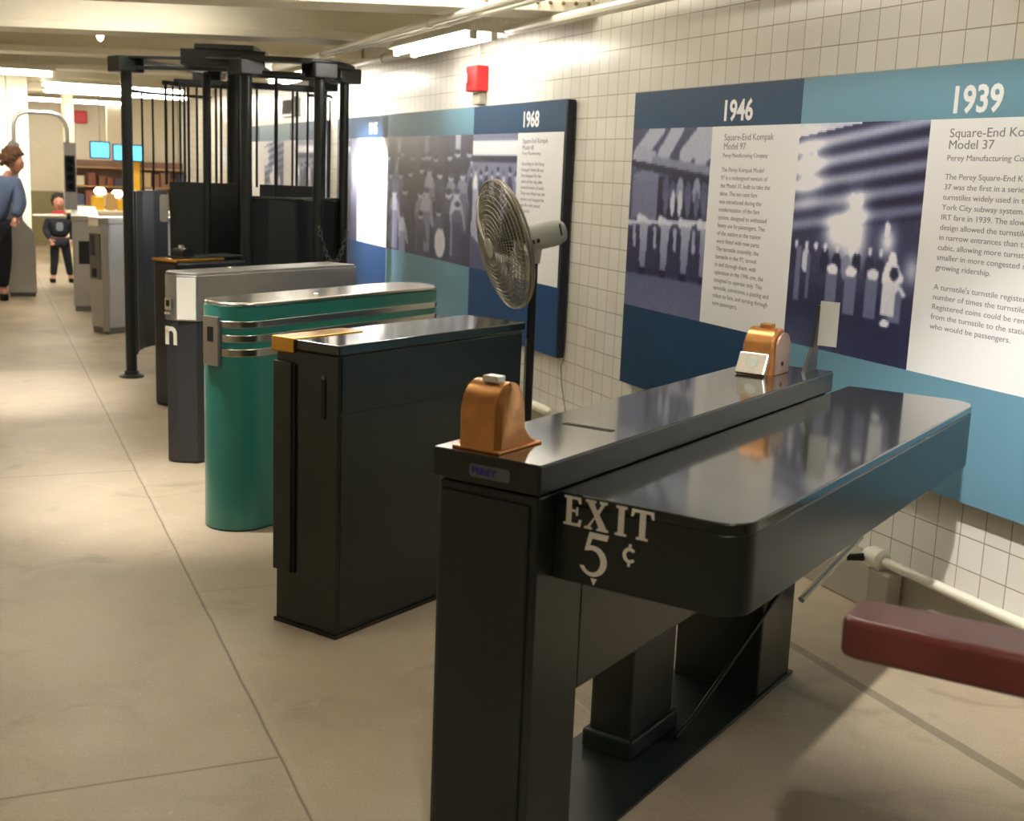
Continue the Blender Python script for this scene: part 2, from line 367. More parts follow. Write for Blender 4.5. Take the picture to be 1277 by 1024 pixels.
# ---------------------------------------------------------------- printed photographs (painted cell by cell)
def canvas(w, h, v=.3): return np.full((h, w), v)
def G(a):
    h, w = a.shape; y, x = np.mgrid[0:h, 0:w]; return (x + .5) / w, (y + .5) / h
def ell(a, cx, cy, rx, ry, v, k=1.):
    x, y = G(a); m = ((x - cx) / rx) ** 2 + ((y - cy) / ry) ** 2 < 1; a[m] = a[m] * (1 - k) + v * k
def rec(a, x0, y0, x1, y1, v, k=1.):
    x, y = G(a); m = (x > x0) & (x < x1) & (y > y0) & (y < y1); a[m] = a[m] * (1 - k) + v * k
def seg(a, x0, y0, x1, y1, wd, v, asp=1.):
    x, y = G(a); y = y * asp; y0 *= asp; y1 *= asp; dx, dy = x1 - x0, y1 - y0; t = np.clip(((x - x0) * dx + (y - y0) * dy) / (dx * dx + dy * dy), 0, 1)
    m = np.hypot(x - x0 - t * dx, y - y0 - t * dy) < wd; a[m] = v
def glow(a, cx, cy, r, v):
    x, y = G(a); a += v * np.exp(-((x - cx) ** 2 + (y - cy) ** 2) / r ** 2)
def person(a, R, x, y, s, v, head=None):
    ell(a, x, y + s * .30, s * .13, s * .26, v); rec(a, x - s * .10, y + s * .3, x + s * .10, y + s * .95, v * .7)
    ell(a, x, y, s * .07, s * .07, head if head is not None else .7); ell(a, x, y - s * .04, s * .075, s * .045, v * .4)
    seg(a, x + s * .1, y + s * .2, x + s * .16, y + s * .5, s * .03, v * .85)
def p1946(a):
    x, y = G(a); a[:] = .30 - .1 * y; a[y < .2] = .25
    for (x0, x1) in ((.05, .38), (.38, .62), (.66, .98), (.85, 1.2)): seg(a, x0 + .02, .16, x1, -.02, .055, .66, .9)
    seg(a, .1, .13, .3, .16, .04, .62); seg(a, .3, .17, 1, .22, .022, .5); seg(a, 0, .19, 1, .27, .02, .12)
    rec(a, .04, .25, .38, .50, .42); ell(a, .22, .26, .17, .03, .45); rec(a, .38, .26, .98, .5, .10)
    for i, cx in enumerate((.48, .57, .66, .76, .86, .95)):
        ell(a, cx, .33 + .02 * (i % 2), .045, .07, .55 if i in (2, 4) else .3); ell(a, cx + .01, .40, .03, .07, .75 if i in (1, 2) else .35)
    seg(a, 0, .525, .95, .49, .012, .75)
    rec(a, 0, .56, 1, .80, .17)
    for cx in (.22, .5, .76, .99):
        seg(a, cx - .07, .50, cx + .04, .52, .03, .78); 
        for k in range(12): rec(a, cx - .055 + .002 * k, .52 + .022 * k, cx + .06 - .002 * k, .545 + .022 * k, .62 - .015 * k)
        rec(a, cx - .04, .77, cx + .04, .81, .06); seg(a, cx - .13, .55, cx - .12, .64, .02, .6)
    m = y > .81; a[m] = (.36 + .25 * (y[m] - .8))
def p1939(a):
    x, y = G(a); s = y + .11 * x
    a[:] = .18; m = s < .50; a[m] = (.36 + .30 * np.sin(s[m] * 72)) * (1 - .9 * s[m]) + .12 * (1 - x[m]) 
    a[s < .06] = .75
    m = y > .72; a[m] = .16 + .5 * np.clip(y[m] - .82, 0, 1) * (1.6 - 2 * x[m]).clip(0)
    glow(a, .1, .20, .13, .8); glow(a, .52, .38, .09, .75); glow(a, .36, .47, .09, .7); glow(a, .52, .51, .10, .8); glow(a, .78, .49, .06, .7); glow(a, .97, .6, .06, .5)
    for cx, cy in ((.06, .16), (.15, .15), (.49, .33), (.55, .33), (.77, .44)): ell(a, cx, cy, .02, .03, 1.)
    for i, cx in enumerate((.05, .14, .22, .30, .40, .48, .56, .66, .74)): 
        ell(a, cx, .60 + .01 * (i % 3), .035, .055, (.12, .75, .2, .1, .08, .5, .08, .1, .15)[i]); ell(a, cx, .54, .016, .02, .8)
    for cx in (.38, .53, .70, .88): rec(a, cx - .05, .62, cx + .04, .82, .40); ell(a, cx - .005, .635, .045, .025, .85)
    rec(a, .05, .55, .10, .80, .4); rec(a, .15, .58, .18, .78, .35)
    ell(a, .83, .56, .03, .03, .9); ell(a, .83, .64, .065, .08, .85); rec(a, .775, .66, .875, .80, .8); ell(a, .81, .83, .035, .015, .95); ell(a, .85, .62, .03, .03, .15); seg(a, .87, .66, .93, .70, .012, .8)
def pcrowd(a):
    R = random.Random(3); a[:] = .17; x, y = G(a)
    for k in range(9): cx = .02 + k * .115; rec(a, cx, 0, cx + .05, .30, .12 + .4 * (k % 3 == 1) + .15 * (k % 2))
    for r, (y0, s) in enumerate(((.14, .42), (.27, .46), (.42, .52))):
        for k in range(11 - r * 2):
            cx = (k + R.random() * .7) / (10. - r * 2); person(a, R, cx, y0 + R.random() * .07, s, R.choice((.1, .16, .24, .42, .5, .66, .1)))
    for cx, cy in ((.66, .62), (.22, .70), (.86, .55), (.45, .66)): person(a, R, cx, cy, .42, R.choice((.3, .7, .2)))
    ell(a, .68, .86, .06, .12, .78); ell(a, .07, .85, .05, .12, .5)
def p1968(a):
    a[:] = .22; rec(a, 0, 0, 1, .06, .4); rec(a, 0, .05, 1, .15, .85); rec(a, 0, .15, 1, .20, .08); rec(a, 0, .2, 1, .4, .45)
    R = random.Random(5)
    for k in range(8): person(a, R, .08 + k * .13, .27 + .03 * (k % 2), .45, (.85, .2, .1, .7, .15, .85, .2, .5)[k])
    rec(a, 0, .75, 1, 1, .30); seg(a, .05, .7, .9, .95, .06, .6)
def p1945(a):
    R = random.Random(9); a[:] = .25; person(a, R, .25, .1, .8, .3); person(a, R, .6, .08, .8, .12); glow(a, .8, .3, .3, .5)
PM = None
def photo_mat():
    m = bpy.data.materials.new('printed_photograph'); m.use_nodes = True; nt = m.node_tree
    at = nt.nodes.new('ShaderNodeVertexColor'); at.layer_name = 'print'
    nt.links.new(at.outputs[0], nt.nodes['Principled BSDF'].inputs['Base Color']); nt.nodes['Principled BSDF'].inputs['Roughness'].default_value = .35
    return m
PM = photo_mat()
def photo(name, y_left, y_right, z0, z1, fn, nx, ny, X, parent, tint=1.):
    a = canvas(nx, ny); fn(a)
    rs = np.random.RandomState(nx); a = a + rs.normal(0, .018, a.shape)
    for _ in range(1):
        b = a.copy(); b[1:-1, 1:-1] = (a[1:-1, 1:-1] * 2 + a[:-2, 1:-1] + a[2:, 1:-1] + a[1:-1, :-2] + a[1:-1, 2:]) / 6; a = b
    a = np.clip((a - .2) * 1.3 + .16, 0, 1)
    lo, hi = np.array((26, 25, 58.)), np.array((238, 238, 246.))
    c = lo + (hi - lo) * a[..., None]; mid = 4 * a * (1 - a); c[..., 0] -= 6 * mid; c[..., 2] += 14 * mid
    c = np.clip(c, 0, 255) / 255.; c = np.where(c <= .04045, c / 12.92, ((c + .055) / 1.055) ** 2.4)
    ys = np.linspace(y_left, y_right, nx + 1); zs = np.linspace(z1, z0, ny + 1)
    vs = np.zeros(((nx + 1) * (ny + 1), 3)); vs[:, 0] = X; vs[:, 1] = np.tile(ys, ny + 1); vs[:, 2] = np.repeat(zs, nx + 1)
    i = np.arange(nx)[None, :] + (nx + 1) * np.arange(ny)[:, None]; fs = np.stack([i, i + nx + 1, i + nx + 2, i + 1], -1).reshape(-1, 4)
    # a thin backing slab gives the print its thickness
    me = bpy.data.meshes.new(name); n0 = len(vs)
    bk = [(X + .0015, y, z) for y in (y_left, y_right) for z in (z0, z1)]
    me.from_pydata(vs.tolist() + bk, [], fs.tolist() + [(n0, n0 + 1, n0 + 3, n0 + 2)])
    ca = me.color_attributes.new('print', 'FLOAT_COLOR', 'CORNER')
    cols = np.ones((len(me.loops), 4), np.float32); cols[:nx * ny * 4, :3] = np.repeat(c.reshape(-1, 3), 4, axis=0)
    ca.data.foreach_set('color', cols.ravel()); me.materials.append(PM)
    o = bpy.data.objects.new(name, me); COL.objects.link(o); o.parent = parent; return o
# ---------------------------------------------------------------- history panels on the wall
FX = 3.15
ZT, ZH, ZB, Z0 = 2.046, 1.863, .957, .54
def slab(name, y0, y1, z0, z1, m, parent, d=.0015): return obj(name, bxm(FX - d, FX, y0, y1, z0, z1), m, parent)
def wallM(y, z, d=.0018): return Matrix(((0, 0, -1, FX - d), (-1, 0, 0, y), (0, 1, 0, z), (0, 0, 0, 1)))
def panel_text(y, z, size, s, parent, m='ink', off=0, sx=1., name='caption_text', space=1.): return obj(name, textbm(s, size, wallM(y, z), .0003, off, sx, space=space), m, parent)
def year(s, y, z, parent, sz=.126, sx=1.): return panel_text(y, z, sz, s, parent, 'inkw', .0035, sx, 'year_figures')
T46 = """The Perey Kompak Model
97 is a redesigned version of
the Model 37, built to take the
dime. The ten cent fare
was introduced during the
modernization of the fare
system, designed to withstand
heavy use by passengers. The
of the station at the station
were fitted with new parts.
The turnstile assembly, the
turnstile in the 97, turned
in and through them, with
operation in the 1946 one, the
designed to operate only. This
turnstile, sometimes, a passing and
token to fare, and turning through
turn passengers."""
T39 = """The Perey Square-End Kompak
37 was the first in a series of
turnstiles widely used in the New
York City subway system. It replaced the
IRT fare in 1939. The slow-end
design allowed the turnstile to fit
in narrow entrances than the four
cubic, allowing more turnstiles in
smaller in more congested stations
growing ridership.

A turnstile's turnstile registered the
number of times the turnstile was used.
Registered coins could be removed
from the turnstile to the station agent
who would be passengers."""
T68 = """According to the Perey
Kompak Model 68 was
first designed for the
token of the city, after
several months of work.
They were fitted into the
stations and changed the
way the rider passed
the booth."""
def panel(label, ya, yb):
    t = thing('history_panel', label, 'wall panel', (0, 0, 0), group=None)
    obj('board', bxm(FX, WX - .012, ya, yb, Z0, ZT), 'board', t, bevel=.002)
    return t
t = panel('large wall board with 1946 and 1939 year headings', 2.2, 5.82)
slab('header_band', 4.376, 5.82, ZH, ZT, 'dkblue', t); slab('header_band', 2.2, 4.376, ZH, ZT, 'ltblue', t)
slab('foot_band', 4.376, 5.82, Z0, ZB, 'dkblue', t); slab('foot_band', 2.2, 4.376, Z0, ZB, 'ltblue', t)
photo('photograph', 5.82, 5.055, ZB, ZH, p1946, 84, 100, FX - .0015, t)
slab('caption_sheet', 4.376, 5.055, ZB, ZH, 'paper', t)
photo('photograph', 4.376, 3.60, ZB, ZH, p1939, 110, 128, FX - .0015, t)
slab('caption_sheet', 2.2, 3.60, ZB, ZH, 'paper', t)
year('1946', 4.985, 1.89, t); year('1939', 3.515, 1.885, t)
panel_text(4.95, 1.80, .042, 'Square-End Kompak', t, sx=1.12, name='caption_title'); panel_text(4.95, 1.760, .042, 'Model 97', t, sx=1.12, name='caption_title'); panel_text(4.95, 1.725, .026, 'Perey Manufacturing Company', t, sx=1.1)
panel_text(4.955, 1.66, .0285, T46, t, sx=1.12, space=1.26)
panel_text(3.50, 1.80, .044, 'Square-End Kompak', t, sx=1.3, name='caption_title'); panel_text(3.50, 1.760, .044, 'Model 37', t, sx=1.3, name='caption_title'); panel_text(3.50, 1.72, .028, 'Perey Manufacturing Company', t, sx=1.3)
panel_text(3.50, 1.655, .028, T39, t, sx=1.3, space=1.26)
t = panel('long wall board with 1968 and 1945 headings and a crowd photograph behind the fan', 6.625, 11.65)
slab('header_band', 6.64, 8.11, ZH, ZT, 'dkblue', t); slab('header_band', 8.11, 10.06, ZH, ZT, 'ltblue', t); slab('header_band', 10.06, 11.65, ZH, ZT, 'dkblue', t)
slab('foot_band', 6.64, 8.11, Z0, ZB, 'dkblue2', t); slab('foot_band', 8.11, 10.06, Z0, ZB, 'ltblue', t); slab('foot_band', 10.06, 11.65, Z0, ZB, 'dkblue2', t)
photo('photograph', 8.11, 7.335, ZB, ZH, p1968, 70, 84, FX - .0015, t)
slab('caption_sheet', 6.66, 7.335, ZB, ZH, 'paper', t)
photo('photograph', 10.06, 8.11, ZB, ZH, pcrowd, 130, 90, FX - .0015, t)
slab('caption_sheet', 10.06, 10.95, ZB, ZH, 'paper', t)
photo('photograph', 11.65, 10.95, ZB, ZH, p1945, 40, 50, FX - .0015, t)
year('1968', 7.28, 1.90, t, .13); year('1945', 10.62, 1.90, t, .13)
panel_text(7.26, 1.80, .042, 'Square-End Kompak', t, sx=1.1, name='caption_title'); panel_text(7.26, 1.760, .042, 'Model 68', t, sx=1.1, name='caption_title'); panel_text(7.26, 1.73, .028, 'Perey Manufacturing', t, sx=1.2)
for k, ln_ in enumerate(T68.split('\n')): panel_text(7.26, 1.665 - k * .036, .030, ln_, t, sx=1.2, name='caption_line')
t = panel('farthest teal and blue wall board seen through the cage bars', 12.1, 16.4)
slab('header_band', 13.6, 15.2, ZH, ZT, 'ltblue', t); slab('header_band', 12.1, 13.6, ZH, ZT, 'dkblue', t); slab('header_band', 15.2, 16.4, ZH, ZT, 'dkblue', t)
photo('photograph', 14.9, 13.9, ZB, ZH, p1939, 50, 50, FX - .0015, t); slab('caption_sheet', 14.9, 16.4, ZB, ZH, 'paper', t); slab('caption_sheet', 13.3, 13.9, ZB, ZH, 'paper', t)
photo('photograph', 13.3, 12.1, ZB, ZH, p1968, 50, 50, FX - .0015, t); slab('foot_band', 12.1, 16.4, Z0, ZB, 'dkblue2', t)
# small framed notice above it
t = thing('wall_notice', 'small grey framed notice high on the wall seen through the cage bars', 'notice', (3.2, 13.8, 2.22))
obj('frame', bxm(-.03, .01, -.3, .3, -.1, .11), 'badge', t, bevel=.004); obj('notice_sheet', bxm(-.033, -.03, -.26, .26, -.07, .08), 'greycloth', t)
# fire alarm
t = thing('fire_alarm', 'red square fire alarm box on the tiled wall above the 1968 panel', 'alarm', (3.21, 8.12, 2.235))
obj('housing', bxm(-.09, 0, -.1, .1, -.085, .085), 'red', t, bevel=.01)
obj('strobe_lens', bxm(-.125, -.11, .01, .07, -.03, .035), 'pipe', t, bevel=.006)
obj('back_box', bxm(-.05, 0, -.07, .07, -.17, -.09), 'curb', t, bevel=.005)
obj('conduit', tube([(-.03, .0, .09), (-.03, 0, .25)], .011, 8), 'pipe', t)
t = thing('fire_alarm', 'tiny red alarm box on the end wall beside the shop', 'alarm', (1.8, 24.46, 2.3))
obj('housing', bxm(-.11, .11, -.06, .04, -.11, .11), 'red', t, bevel=.01)
t = thing('exit_sign', 'small red sign on the end wall seen through the left cage bars', 'sign', (3.05, 24.46, 2.36))
obj('housing', bxm(-.14, .14, -.06, .04, -.14, .14), 'red', t, bevel=.01)

# ================================================================ turnstiles
# ---- nearest: EXIT 5 cent turnstile.  local x = along the passage side (A), local -y = to the right (b)
H1 = 56.6
t1 = thing('exit_turnstile', 'dark green turnstile with a wide cantilevered deck lettered EXIT 5 cents', 'turnstile', (.9365, 2.6036, 0), H1)
def P(a0, a1, b0, b1, z0, z1): return bxm(a0, a1, -b1, -b0, z0, z1)
obj('front_column', P(.012, .222, .01, .283, .012, .925), 'green', t1, bevel=.006)
obj('column_door', P(.004, .013, .022, .262, .06, .905), 'green', t1, bevel=.003)
obj('top_slab', P(0, 1.86, 0, .292, .932, .9975), 'green', t1, bevel=.004)
obj('slab_top', P(.003, 1.857, .003, .289, .9975, 1.0), 'greentop', t1)
obj('shadow_gap', P(.02, 1.84, .02, .275, .92, .935), 'black', t1)
obj('side_body', P(.22, 1.62, .02, .283, .41, .925), 'green', t1, bevel=.005)
deck = prism([(a, -b) for a, b in rrect(.075, 2.03, .283, .735, (0, .0, .12, .0), 8)], .728, .93)
deck = prism([(x, y) for x, y in rrect(.078, 2.03, -.735, -.283, (.075, .10, 0, 0), 8)], .728, .905)
dk = obj('deck', deck, 'green', t1, True, bevel=.004)
obj('deck_top', prism([(x, y) for x, y in rrect(.078, 2.03, -.735, -.2925, (.075, .10, 0, 0), 8)], .905, .93), 'greentop', t1, True, bevel=.004)
obj('floor_plate', P(.30, 1.62, .0, .325, .001, .012), 'green', t1, bevel=.002)
obj('leg', P(.70, .97, .06, .19, .012, .41), 'green', t1, bevel=.008)
obj('leg_foot', P(.685, .985, .045, .205, .012, .07), 'green', t1, bevel=.008)
obj('rear_cabinet', P(1.335, 1.60, .02, .315, .012, .728), 'green', t1, bevel=.006)
obj('brace_rod', tube([(1.98, -.50, .728), (1.80, -.40, .60), (1.0, -.25, .05), (.9, -.24, .016)], .007, 8), 'dark', t1, True)
obj('steel_arm', tube([(1.88, -.43, .44), (1.58, -.345, .275)], .013, 10), 'pipe', t1, True)
obj('coin_slot', P(.43, .452, .085, .225, 1.0, 1.0012), 'black', t1)
# EXIT 5c lettering, cut as outlines
def letters(parent):
    M4 = Matrix(((0, 0, -1, .0762), (-1, 0, 0, -.31), (0, 1, 0, .755), (0, 0, 0, 1)))  # x right, y up on the deck's front face
    def poly(ps, dx, dy, s):
        bm = bmesh.new(); a = [bm.verts.new(M4 @ V((dx + x * s, dy + y * s, 0))) for x, y in ps]; b = [bm.verts.new(M4 @ V((dx + x * s, dy + y * s, .0012))) for x, y in ps]
        bm.faces.new(a); bm.faces.new(b); n = len(ps)
        for i in range(n): bm.faces.new((a[i], a[(i + 1) % n], b[(i + 1) % n], b[i]))
        bm.normal_update(); bmesh.ops.triangulate(bm, faces=bm.faces); return bm
    E = [(0, 0), (.66, 0), (.70, .24), (.60, .24), (.55, .10), (.30, .10), (.30, .47), (.46, .47), (.48, .36), (.55, .36), (.55, .66), (.48, .66), (.46, .56), (.30, .56), (.30, .91), (.52, .91), (.58, .78), (.66, .78), (.64, 1.0), (0, 1.0), (0, .93), (.10, .90), (.10, .1), (0, .07)]
    X = [(0, 0), (.30, 0), (.30, .07), (.22, .09), (.40, .40), (.56, .09), (.48, .07), (.48, 0), (.92, 0), (.92, .07), (.84, .10), (.56, .56), (.74, .90), (.84, .93), (.84, 1), (.56, 1), (.56, .93), (.62, .90), (.48, .66), (.34, .91), (.42, .93), (.42, 1), (.02, 1), (.02, .93), (.10, .90), (.38, .46), (.12, .10), (0, .07)]
    I = [(0, 0), (.42, 0), (.42, .07), (.32, .10), (.32, .90), (.42, .93), (.42, 1), (0, 1), (0, .93), (.10, .90), (.10, .10), (0, .07)]
    T = [(.24, 0), (.66, 0), (.66, .07), (.56, .10), (.56, .90), (.72, .90), (.79, .74), (.86, .74), (.84, 1), (.04, 1), (.02, .74), (.09, .74), (.16, .90), (.34, .90), (.34, .10), (.24, .07)]
    h = .066; z = .104
    for ch, ps, dx in (('E', E, .0), ('X', X, .053), ('I', I, .130), ('T', T, .166)): obj('painted_letter', poly(ps, dx, z, h), 'white', parent)
    s = .098; out = []
    # figure five
    arc = lambda cx, cy, rx, ry, a0, a1, n: [(cx + rx * math.cos(math.radians(a0 + (a1 - a0) * k / n)), cy + ry * math.sin(math.radians(a0 + (a1 - a0) * k / n))) for k in range(n + 1)]
    outer = arc(.36, .34, .36, .36, 118, -150, 22); inner = arc(.345, .34, .22, .255, -150, 118, 22)
    five = [(.14, .56), (.24, 1.0), (.74, 1.0), (.70, .86), (.32, .86), (.27, .70)] + arc(.36, .34, .36, .36, 100, -155, 22) + arc(.33, .33, .23, .26, -150, 112, 20)
    obj('painted_figure', poly(five, .044, .0, s), 'white', parent)
    cent = arc(.4, .4, .4, .42, 40, 320, 18) + arc(.42, .4, .22, .24, 320, 40, 14)
    obj('painted_cent_sign', poly(cent, .152, .048, .042), 'white', parent)
    obj('painted_cent_sign', poly([(.3, .75), (.46, .75), (.5, 1.0), (.34, 1.0)], .152, .048, .042), 'white', parent)
    obj('painted_cent_sign', poly([(.3, -.2), (.44, -.2), (.46, .02), (.32, .02)], .152, .048, .042), 'white', parent)
    obj('painted_point', poly([(0, 1), (1, 1), (.5, 0)], .076, -.022, .016), 'white', parent)
letters(dk)
# maker's badge on the slab front
bd = obj('badge', prism(rrect(-.215, -.105, .948, .978, (.008,) * 4, 4), -.003, .0, 'x'), 'badge', t1)
obj('badge_lettering', textbm('PEREY', .021, Matrix(((0, 0, -1, -.0032), (-1, 0, 0, -.112), (0, 1, 0, .956), (0, 0, 0, 1))), .0006, .001, 1.15), 'badgeblue', bd)
# fare collectors (domed castings) resting on the slab
def dome(name, L, W, Hh, parent, m, x0, b0, flare=.05, face=False):
    """arched casting: arch profile in the a-z plane, extruded across b"""
    n = 14; bm = bmesh.new(); rows = []
    prof = [(-.004, 0), (0, .012)]
    for k in range(n + 1):
        a = PI - PI * k / n; prof.append((L / 2 + (L / 2) * math.cos(a), Hh - L / 2 + (L / 2) * math.sin(a)))
    prof += [(L + .004, .045), (L + flare * .5, .02), (L + flare, .008), (L + flare, 0)]
    for j, (b, ins) in enumerate(((0, .014), (.012, 0), (W - .012, 0), (W, .014))):
        row = []
        for (a, z) in prof:
            ca = L / 2; zz = z - ins * (1 if z > Hh * .45 else 0); aa = a + (ins if a < ca else -ins)
            row.append(bm.verts.new((x0 + aa, -(b0 + b), 1.0 + max(zz, 0))))
        rows.append(row)
    for r0, r1 in zip(rows, rows[1:]):
        for k in range(len(prof) - 1): bm.faces.new((r0[k], r0[k + 1], r1[k + 1], r1[k]))
    bm.faces.new(rows[0]); bm.faces.new(rows[-1]); bm.faces.new([r[0] for r in rows] + [r[-1] for r in rows][::-1])
    return obj(name, bm, m, parent, True, bevel=.003)
fc = dome('fare_collector', .118, .115, .155, t1, 'copper', .028, .045, .05); fc['label'] = 'brass domed casting on the near end'
obj('coin_chute', bxm(.06, .095, -.13, -.088, 1.152, 1.168), 'silver', fc, bevel=.003)
obj('base_plate', P(.02, .20, .038, .168, 1.0, 1.006), 'copper', fc, bevel=.002)
fc = dome('fare_collector', .135, .115, .150, t1, 'copper', 1.60, .06, .0); fc['label'] = 'brass domed casting with a bright face plate on the far end'
obj('side_plate', prism([(x, z) for x, z in [(1.612, 1.002), (1.612, 1.08)] + [(1.668 + .056 * math.cos(PI - PI * k / 10), 1.087 + .05 * math.sin(PI - PI * k / 10)) for k in range(11)] + [(1.724, 1.08), (1.724, 1.002)]], -.183, -.176, 'y'), mat('worn_copper_side', (176, 148, 136), .4, .6, noise=.2, scale=20), fc)
obj('side_screw', tube([(1.66, -.182, 1.035), (1.66, -.186, 1.035)], .008, 8), 'black', fc)
Mf = Matrix.Translation((1.56, -.118, 1.03)) @ Matrix.Rotation(math.radians(28), 4, 'Y')
obj('face_plate', bxm(-.006, .012, -.05, .05, -.028, .045, mtx=Mf), 'silver', fc, bevel=.003)
obj('face_window', lathe([(.02, 0), (.02, .001)], 16, mtx=Mf @ Matrix.Translation((-.0065, 0, .012)) @ Matrix.Rotation(-PI / 2, 4, 'Y')), 'motor', fc)
obj('coin_chute', bxm(1.65, 1.69, -.14, -.10, 1.147, 1.162), 'copper', fc, bevel=.003)
# black fin with a grey plate behind it
fin = obj('fin_bracket', prism([(1.74, 1.0), (1.85, 1.0), (1.85, 1.22), (1.838, 1.22), (1.80, 1.08)], -.235, -.222, 'y'), 'dark', t1)
fin2 = obj('sign_plate', bxm(1.835, 1.842, -.30, -.235, 1.085, 1.235), 'tag', fin, bevel=.001)

# ---- square dark green cabinet
H3 = 58.6
t3 = thing('square_turnstile', 'dark green square cabinet turnstile with brass trimmed top, second in the row', 'turnstile', (.927, 4.225, 0), H3)
obj('cabinet_body', P(.006, 1.07, .006, .300, .012, .995), 'green', t3, bevel=.006)
obj('toe_plate', P(0, 1.075, 0, .305, .0, .014), 'dark', t3, bevel=.002)
obj('top_cover', P(0, 1.08, 0, .306, .997, 1.032), 'greentop', t3, bevel=.005)
obj('side_upper_panel', P(.02, 1.06, .300, .304, .80, .99), 'green', t3, bevel=.0015)
obj('side_lower_panel', P(.02, 1.06, .300, .303, .03, .79), 'green', t3, bevel=.0015)
obj('brass_cap', P(-.004, .34, -.002, .105, 1.018, 1.036), 'brass', t3, bevel=.003)
obj('brass_lip', P(-.012, .03, -.003, .105, .985, 1.037), 'brass', t3, bevel=.005)
obj('front_cover_plate', P(-.008, .006, .004, .090, .20, .95), 'green', t3, bevel=.002)
obj('cover_groove', P(-.002, .006, .091, .103, .20, .945), 'black', t3)
obj('front_slot', P(.002, .0065, .225, .243, .775, .91), 'black', t3)
obj('slot_screw', tube([(.006, -.234, .917), (-.002, -.234, .917)], .008, 8), 'badge', t3)

# ---- teal rounded turnstile
H4 = 56.0
t4 = thing('rounded_turnstile', 'teal round-nosed turnstile with steel lid and three steel bands', 'turnstile', (1.045, 5.49, 0), H4)
def stad(L, r, z0, z1, n=14):
    pts = [(L + r * math.cos(a), r * math.sin(a)) for a in [-PI / 2 + PI * k / n for k in range(n + 1)]] + [(r * math.cos(a), r * math.sin(a)) for a in [PI / 2 + PI * k / n for k in range(n + 1)]]
    return prism(pts, z0, z1)
obj('cabinet_body', stad(1.22, .15, .008, 1.0), 'teal', t4, True)
obj('toe_plate', stad(1.22, .146, 0, .01), 'dark', t4)
obj('lid', stad(1.22, .146, 1.0, 1.022), 'chrome', t4, True, bevel=.008)
for z0, z1 in ((.912, .943), (.85, .882), (.787, .821)): obj('steel_band', stad(1.22, .1535, z0, z1), 'chrome', t4, True, bevel=.003)
cp = obj('coin_plate', prism(rrect(-.045, .045, .745, .96, (.004,) * 4, 3), -.168, -.15, 'x'), 'steel', t4, bevel=.004)
obj('coin_opening', bxm(-.1695, -.167, -.018, .018, .85, .915), 'black', cp)
obj('lid_bolt', lathe([(.012, 0), (.012, .006), (.006, .01)], 10, mtx=Matrix.Translation((.45, -.05, 1.02))), 'silver', t4, True)

# ---- silver topped turnstile
H5 = 57.0
t5 = thing('silver_top_turnstile', 'charcoal turnstile with silver upper housing and a white letter n on its nose', 'turnstile', (.915, 6.84, 0), H5)
def hexn(g, L, z0, z1):
    # pointed nose plan, width .22 (+ g all round)
    pts = [(.02 - g, g), (-.045 - g, -.055), (-.035 - g, -.13), (.02 - g * .4, -.215 - g), (L + g, -.215 - g), (L + g, g)]
    return prism(pts, z0, z1)
obj('cabinet_body', hexn(0, 1.28, .006, .776), 'charcoal', t5, bevel=.005)
obj('upper_housing', hexn(.008, 1.28, .776, 1.022), 'housing', t5, bevel=.008)
obj('top_lid', hexn(.004, 1.27, 1.022, 1.032), 'steel', t5, bevel=.003)
obj('nose_plate', prism([(-.047, -.139), (-.053, -.145), (.008, -.222), (.016, -.218)], .785, 1.008), 'reflwhite', t5, bevel=.002)
cbz = obj('coin_bezel', bxm(-.066, -.05, -.115, -.062, .83, .895), 'chrome', t5, bevel=.006)
obj('coin_opening', bxm(-.068, -.064, -.100, -.078, .853, .885), 'black', cbz)
obj('return_lip', prism([(-.05, .80), (-.075, .812), (-.07, .822), (-.05, .815)], -.112, -.07, 'y'), 'silver', cbz)
def letter_n():
    # bold lower-case n wrapping the nose face
    bm = bmesh.new(); ps = []
    for x0, x1, z0, z1 in ((0, .018, 0, .072),): box(bm, -.004, 0, x0, x1, z0, z1)
    n = 10; ro, ri = .030, .013
    cx, cz = .030, .042
    a = [(cx + ro * math.cos(PI - PI * k / n), cz + ro * math.sin(PI - PI * k / n)) for k in range(n + 1)] + [(cx + ro, 0), (cx + ri, 0)]
    b = [(cx + ri * math.cos(PI * k / n), cz + ri * math.sin(PI * k / n)) for k in range(n + 1)]
    prism(a + b, -.004, 0, 'x', bm); bm.normal_update(); bmesh.ops.triangulate(bm, faces=bm.faces); return bm
ln = letter_n(); mt = Matrix.Translation((-.0470, -.050, .645)) @ Matrix.Rotation(math.radians(8), 4, 'Z') @ Matrix.Scale(-1, 4, (0, 1, 0)) @ Matrix.Diagonal((1, 1.28, 1.35, 1))
for v in ln.verts: v.co = mt @ v.co
obj('painted_letter', ln, 'white', t5)
obj('lid_bolt', lathe([(.012, 0), (.012, .006), (.006, .012)], 10, mtx=Matrix.Translation((.38, -.08, 1.03))), 'silver', t5, True)

# ---- dark turnstile with brass strip, mostly hidden
t6 = thing('brass_topped_turnstile', 'narrow black turnstile with a brass edged top behind the silver topped one', 'turnstile', (1.045, 8.42, 0), 58)
obj('cabinet_body', P(.0, .60, .0, .24, .004, .965), 'dark', t6, bevel=.02)
obj('brass_cap', P(-.006, .40, -.002, .242, .965, .982), 'brass', t6, bevel=.003)
obj('top_cover', P(.09, .6, .03, .22, .98, .992), 'dark', t6, bevel=.003)
obj('collector_head', prism([(x, z) for x, z in rrect(.10, .20, .99, 1.045, (0, 0, .04, .04), 5)], -.17, -.06, 'y'), 'dark', t6, True)
obj('coin_chute', bxm(.13, .155, -.13, -.10, 1.04, 1.065), 'silver', t6)

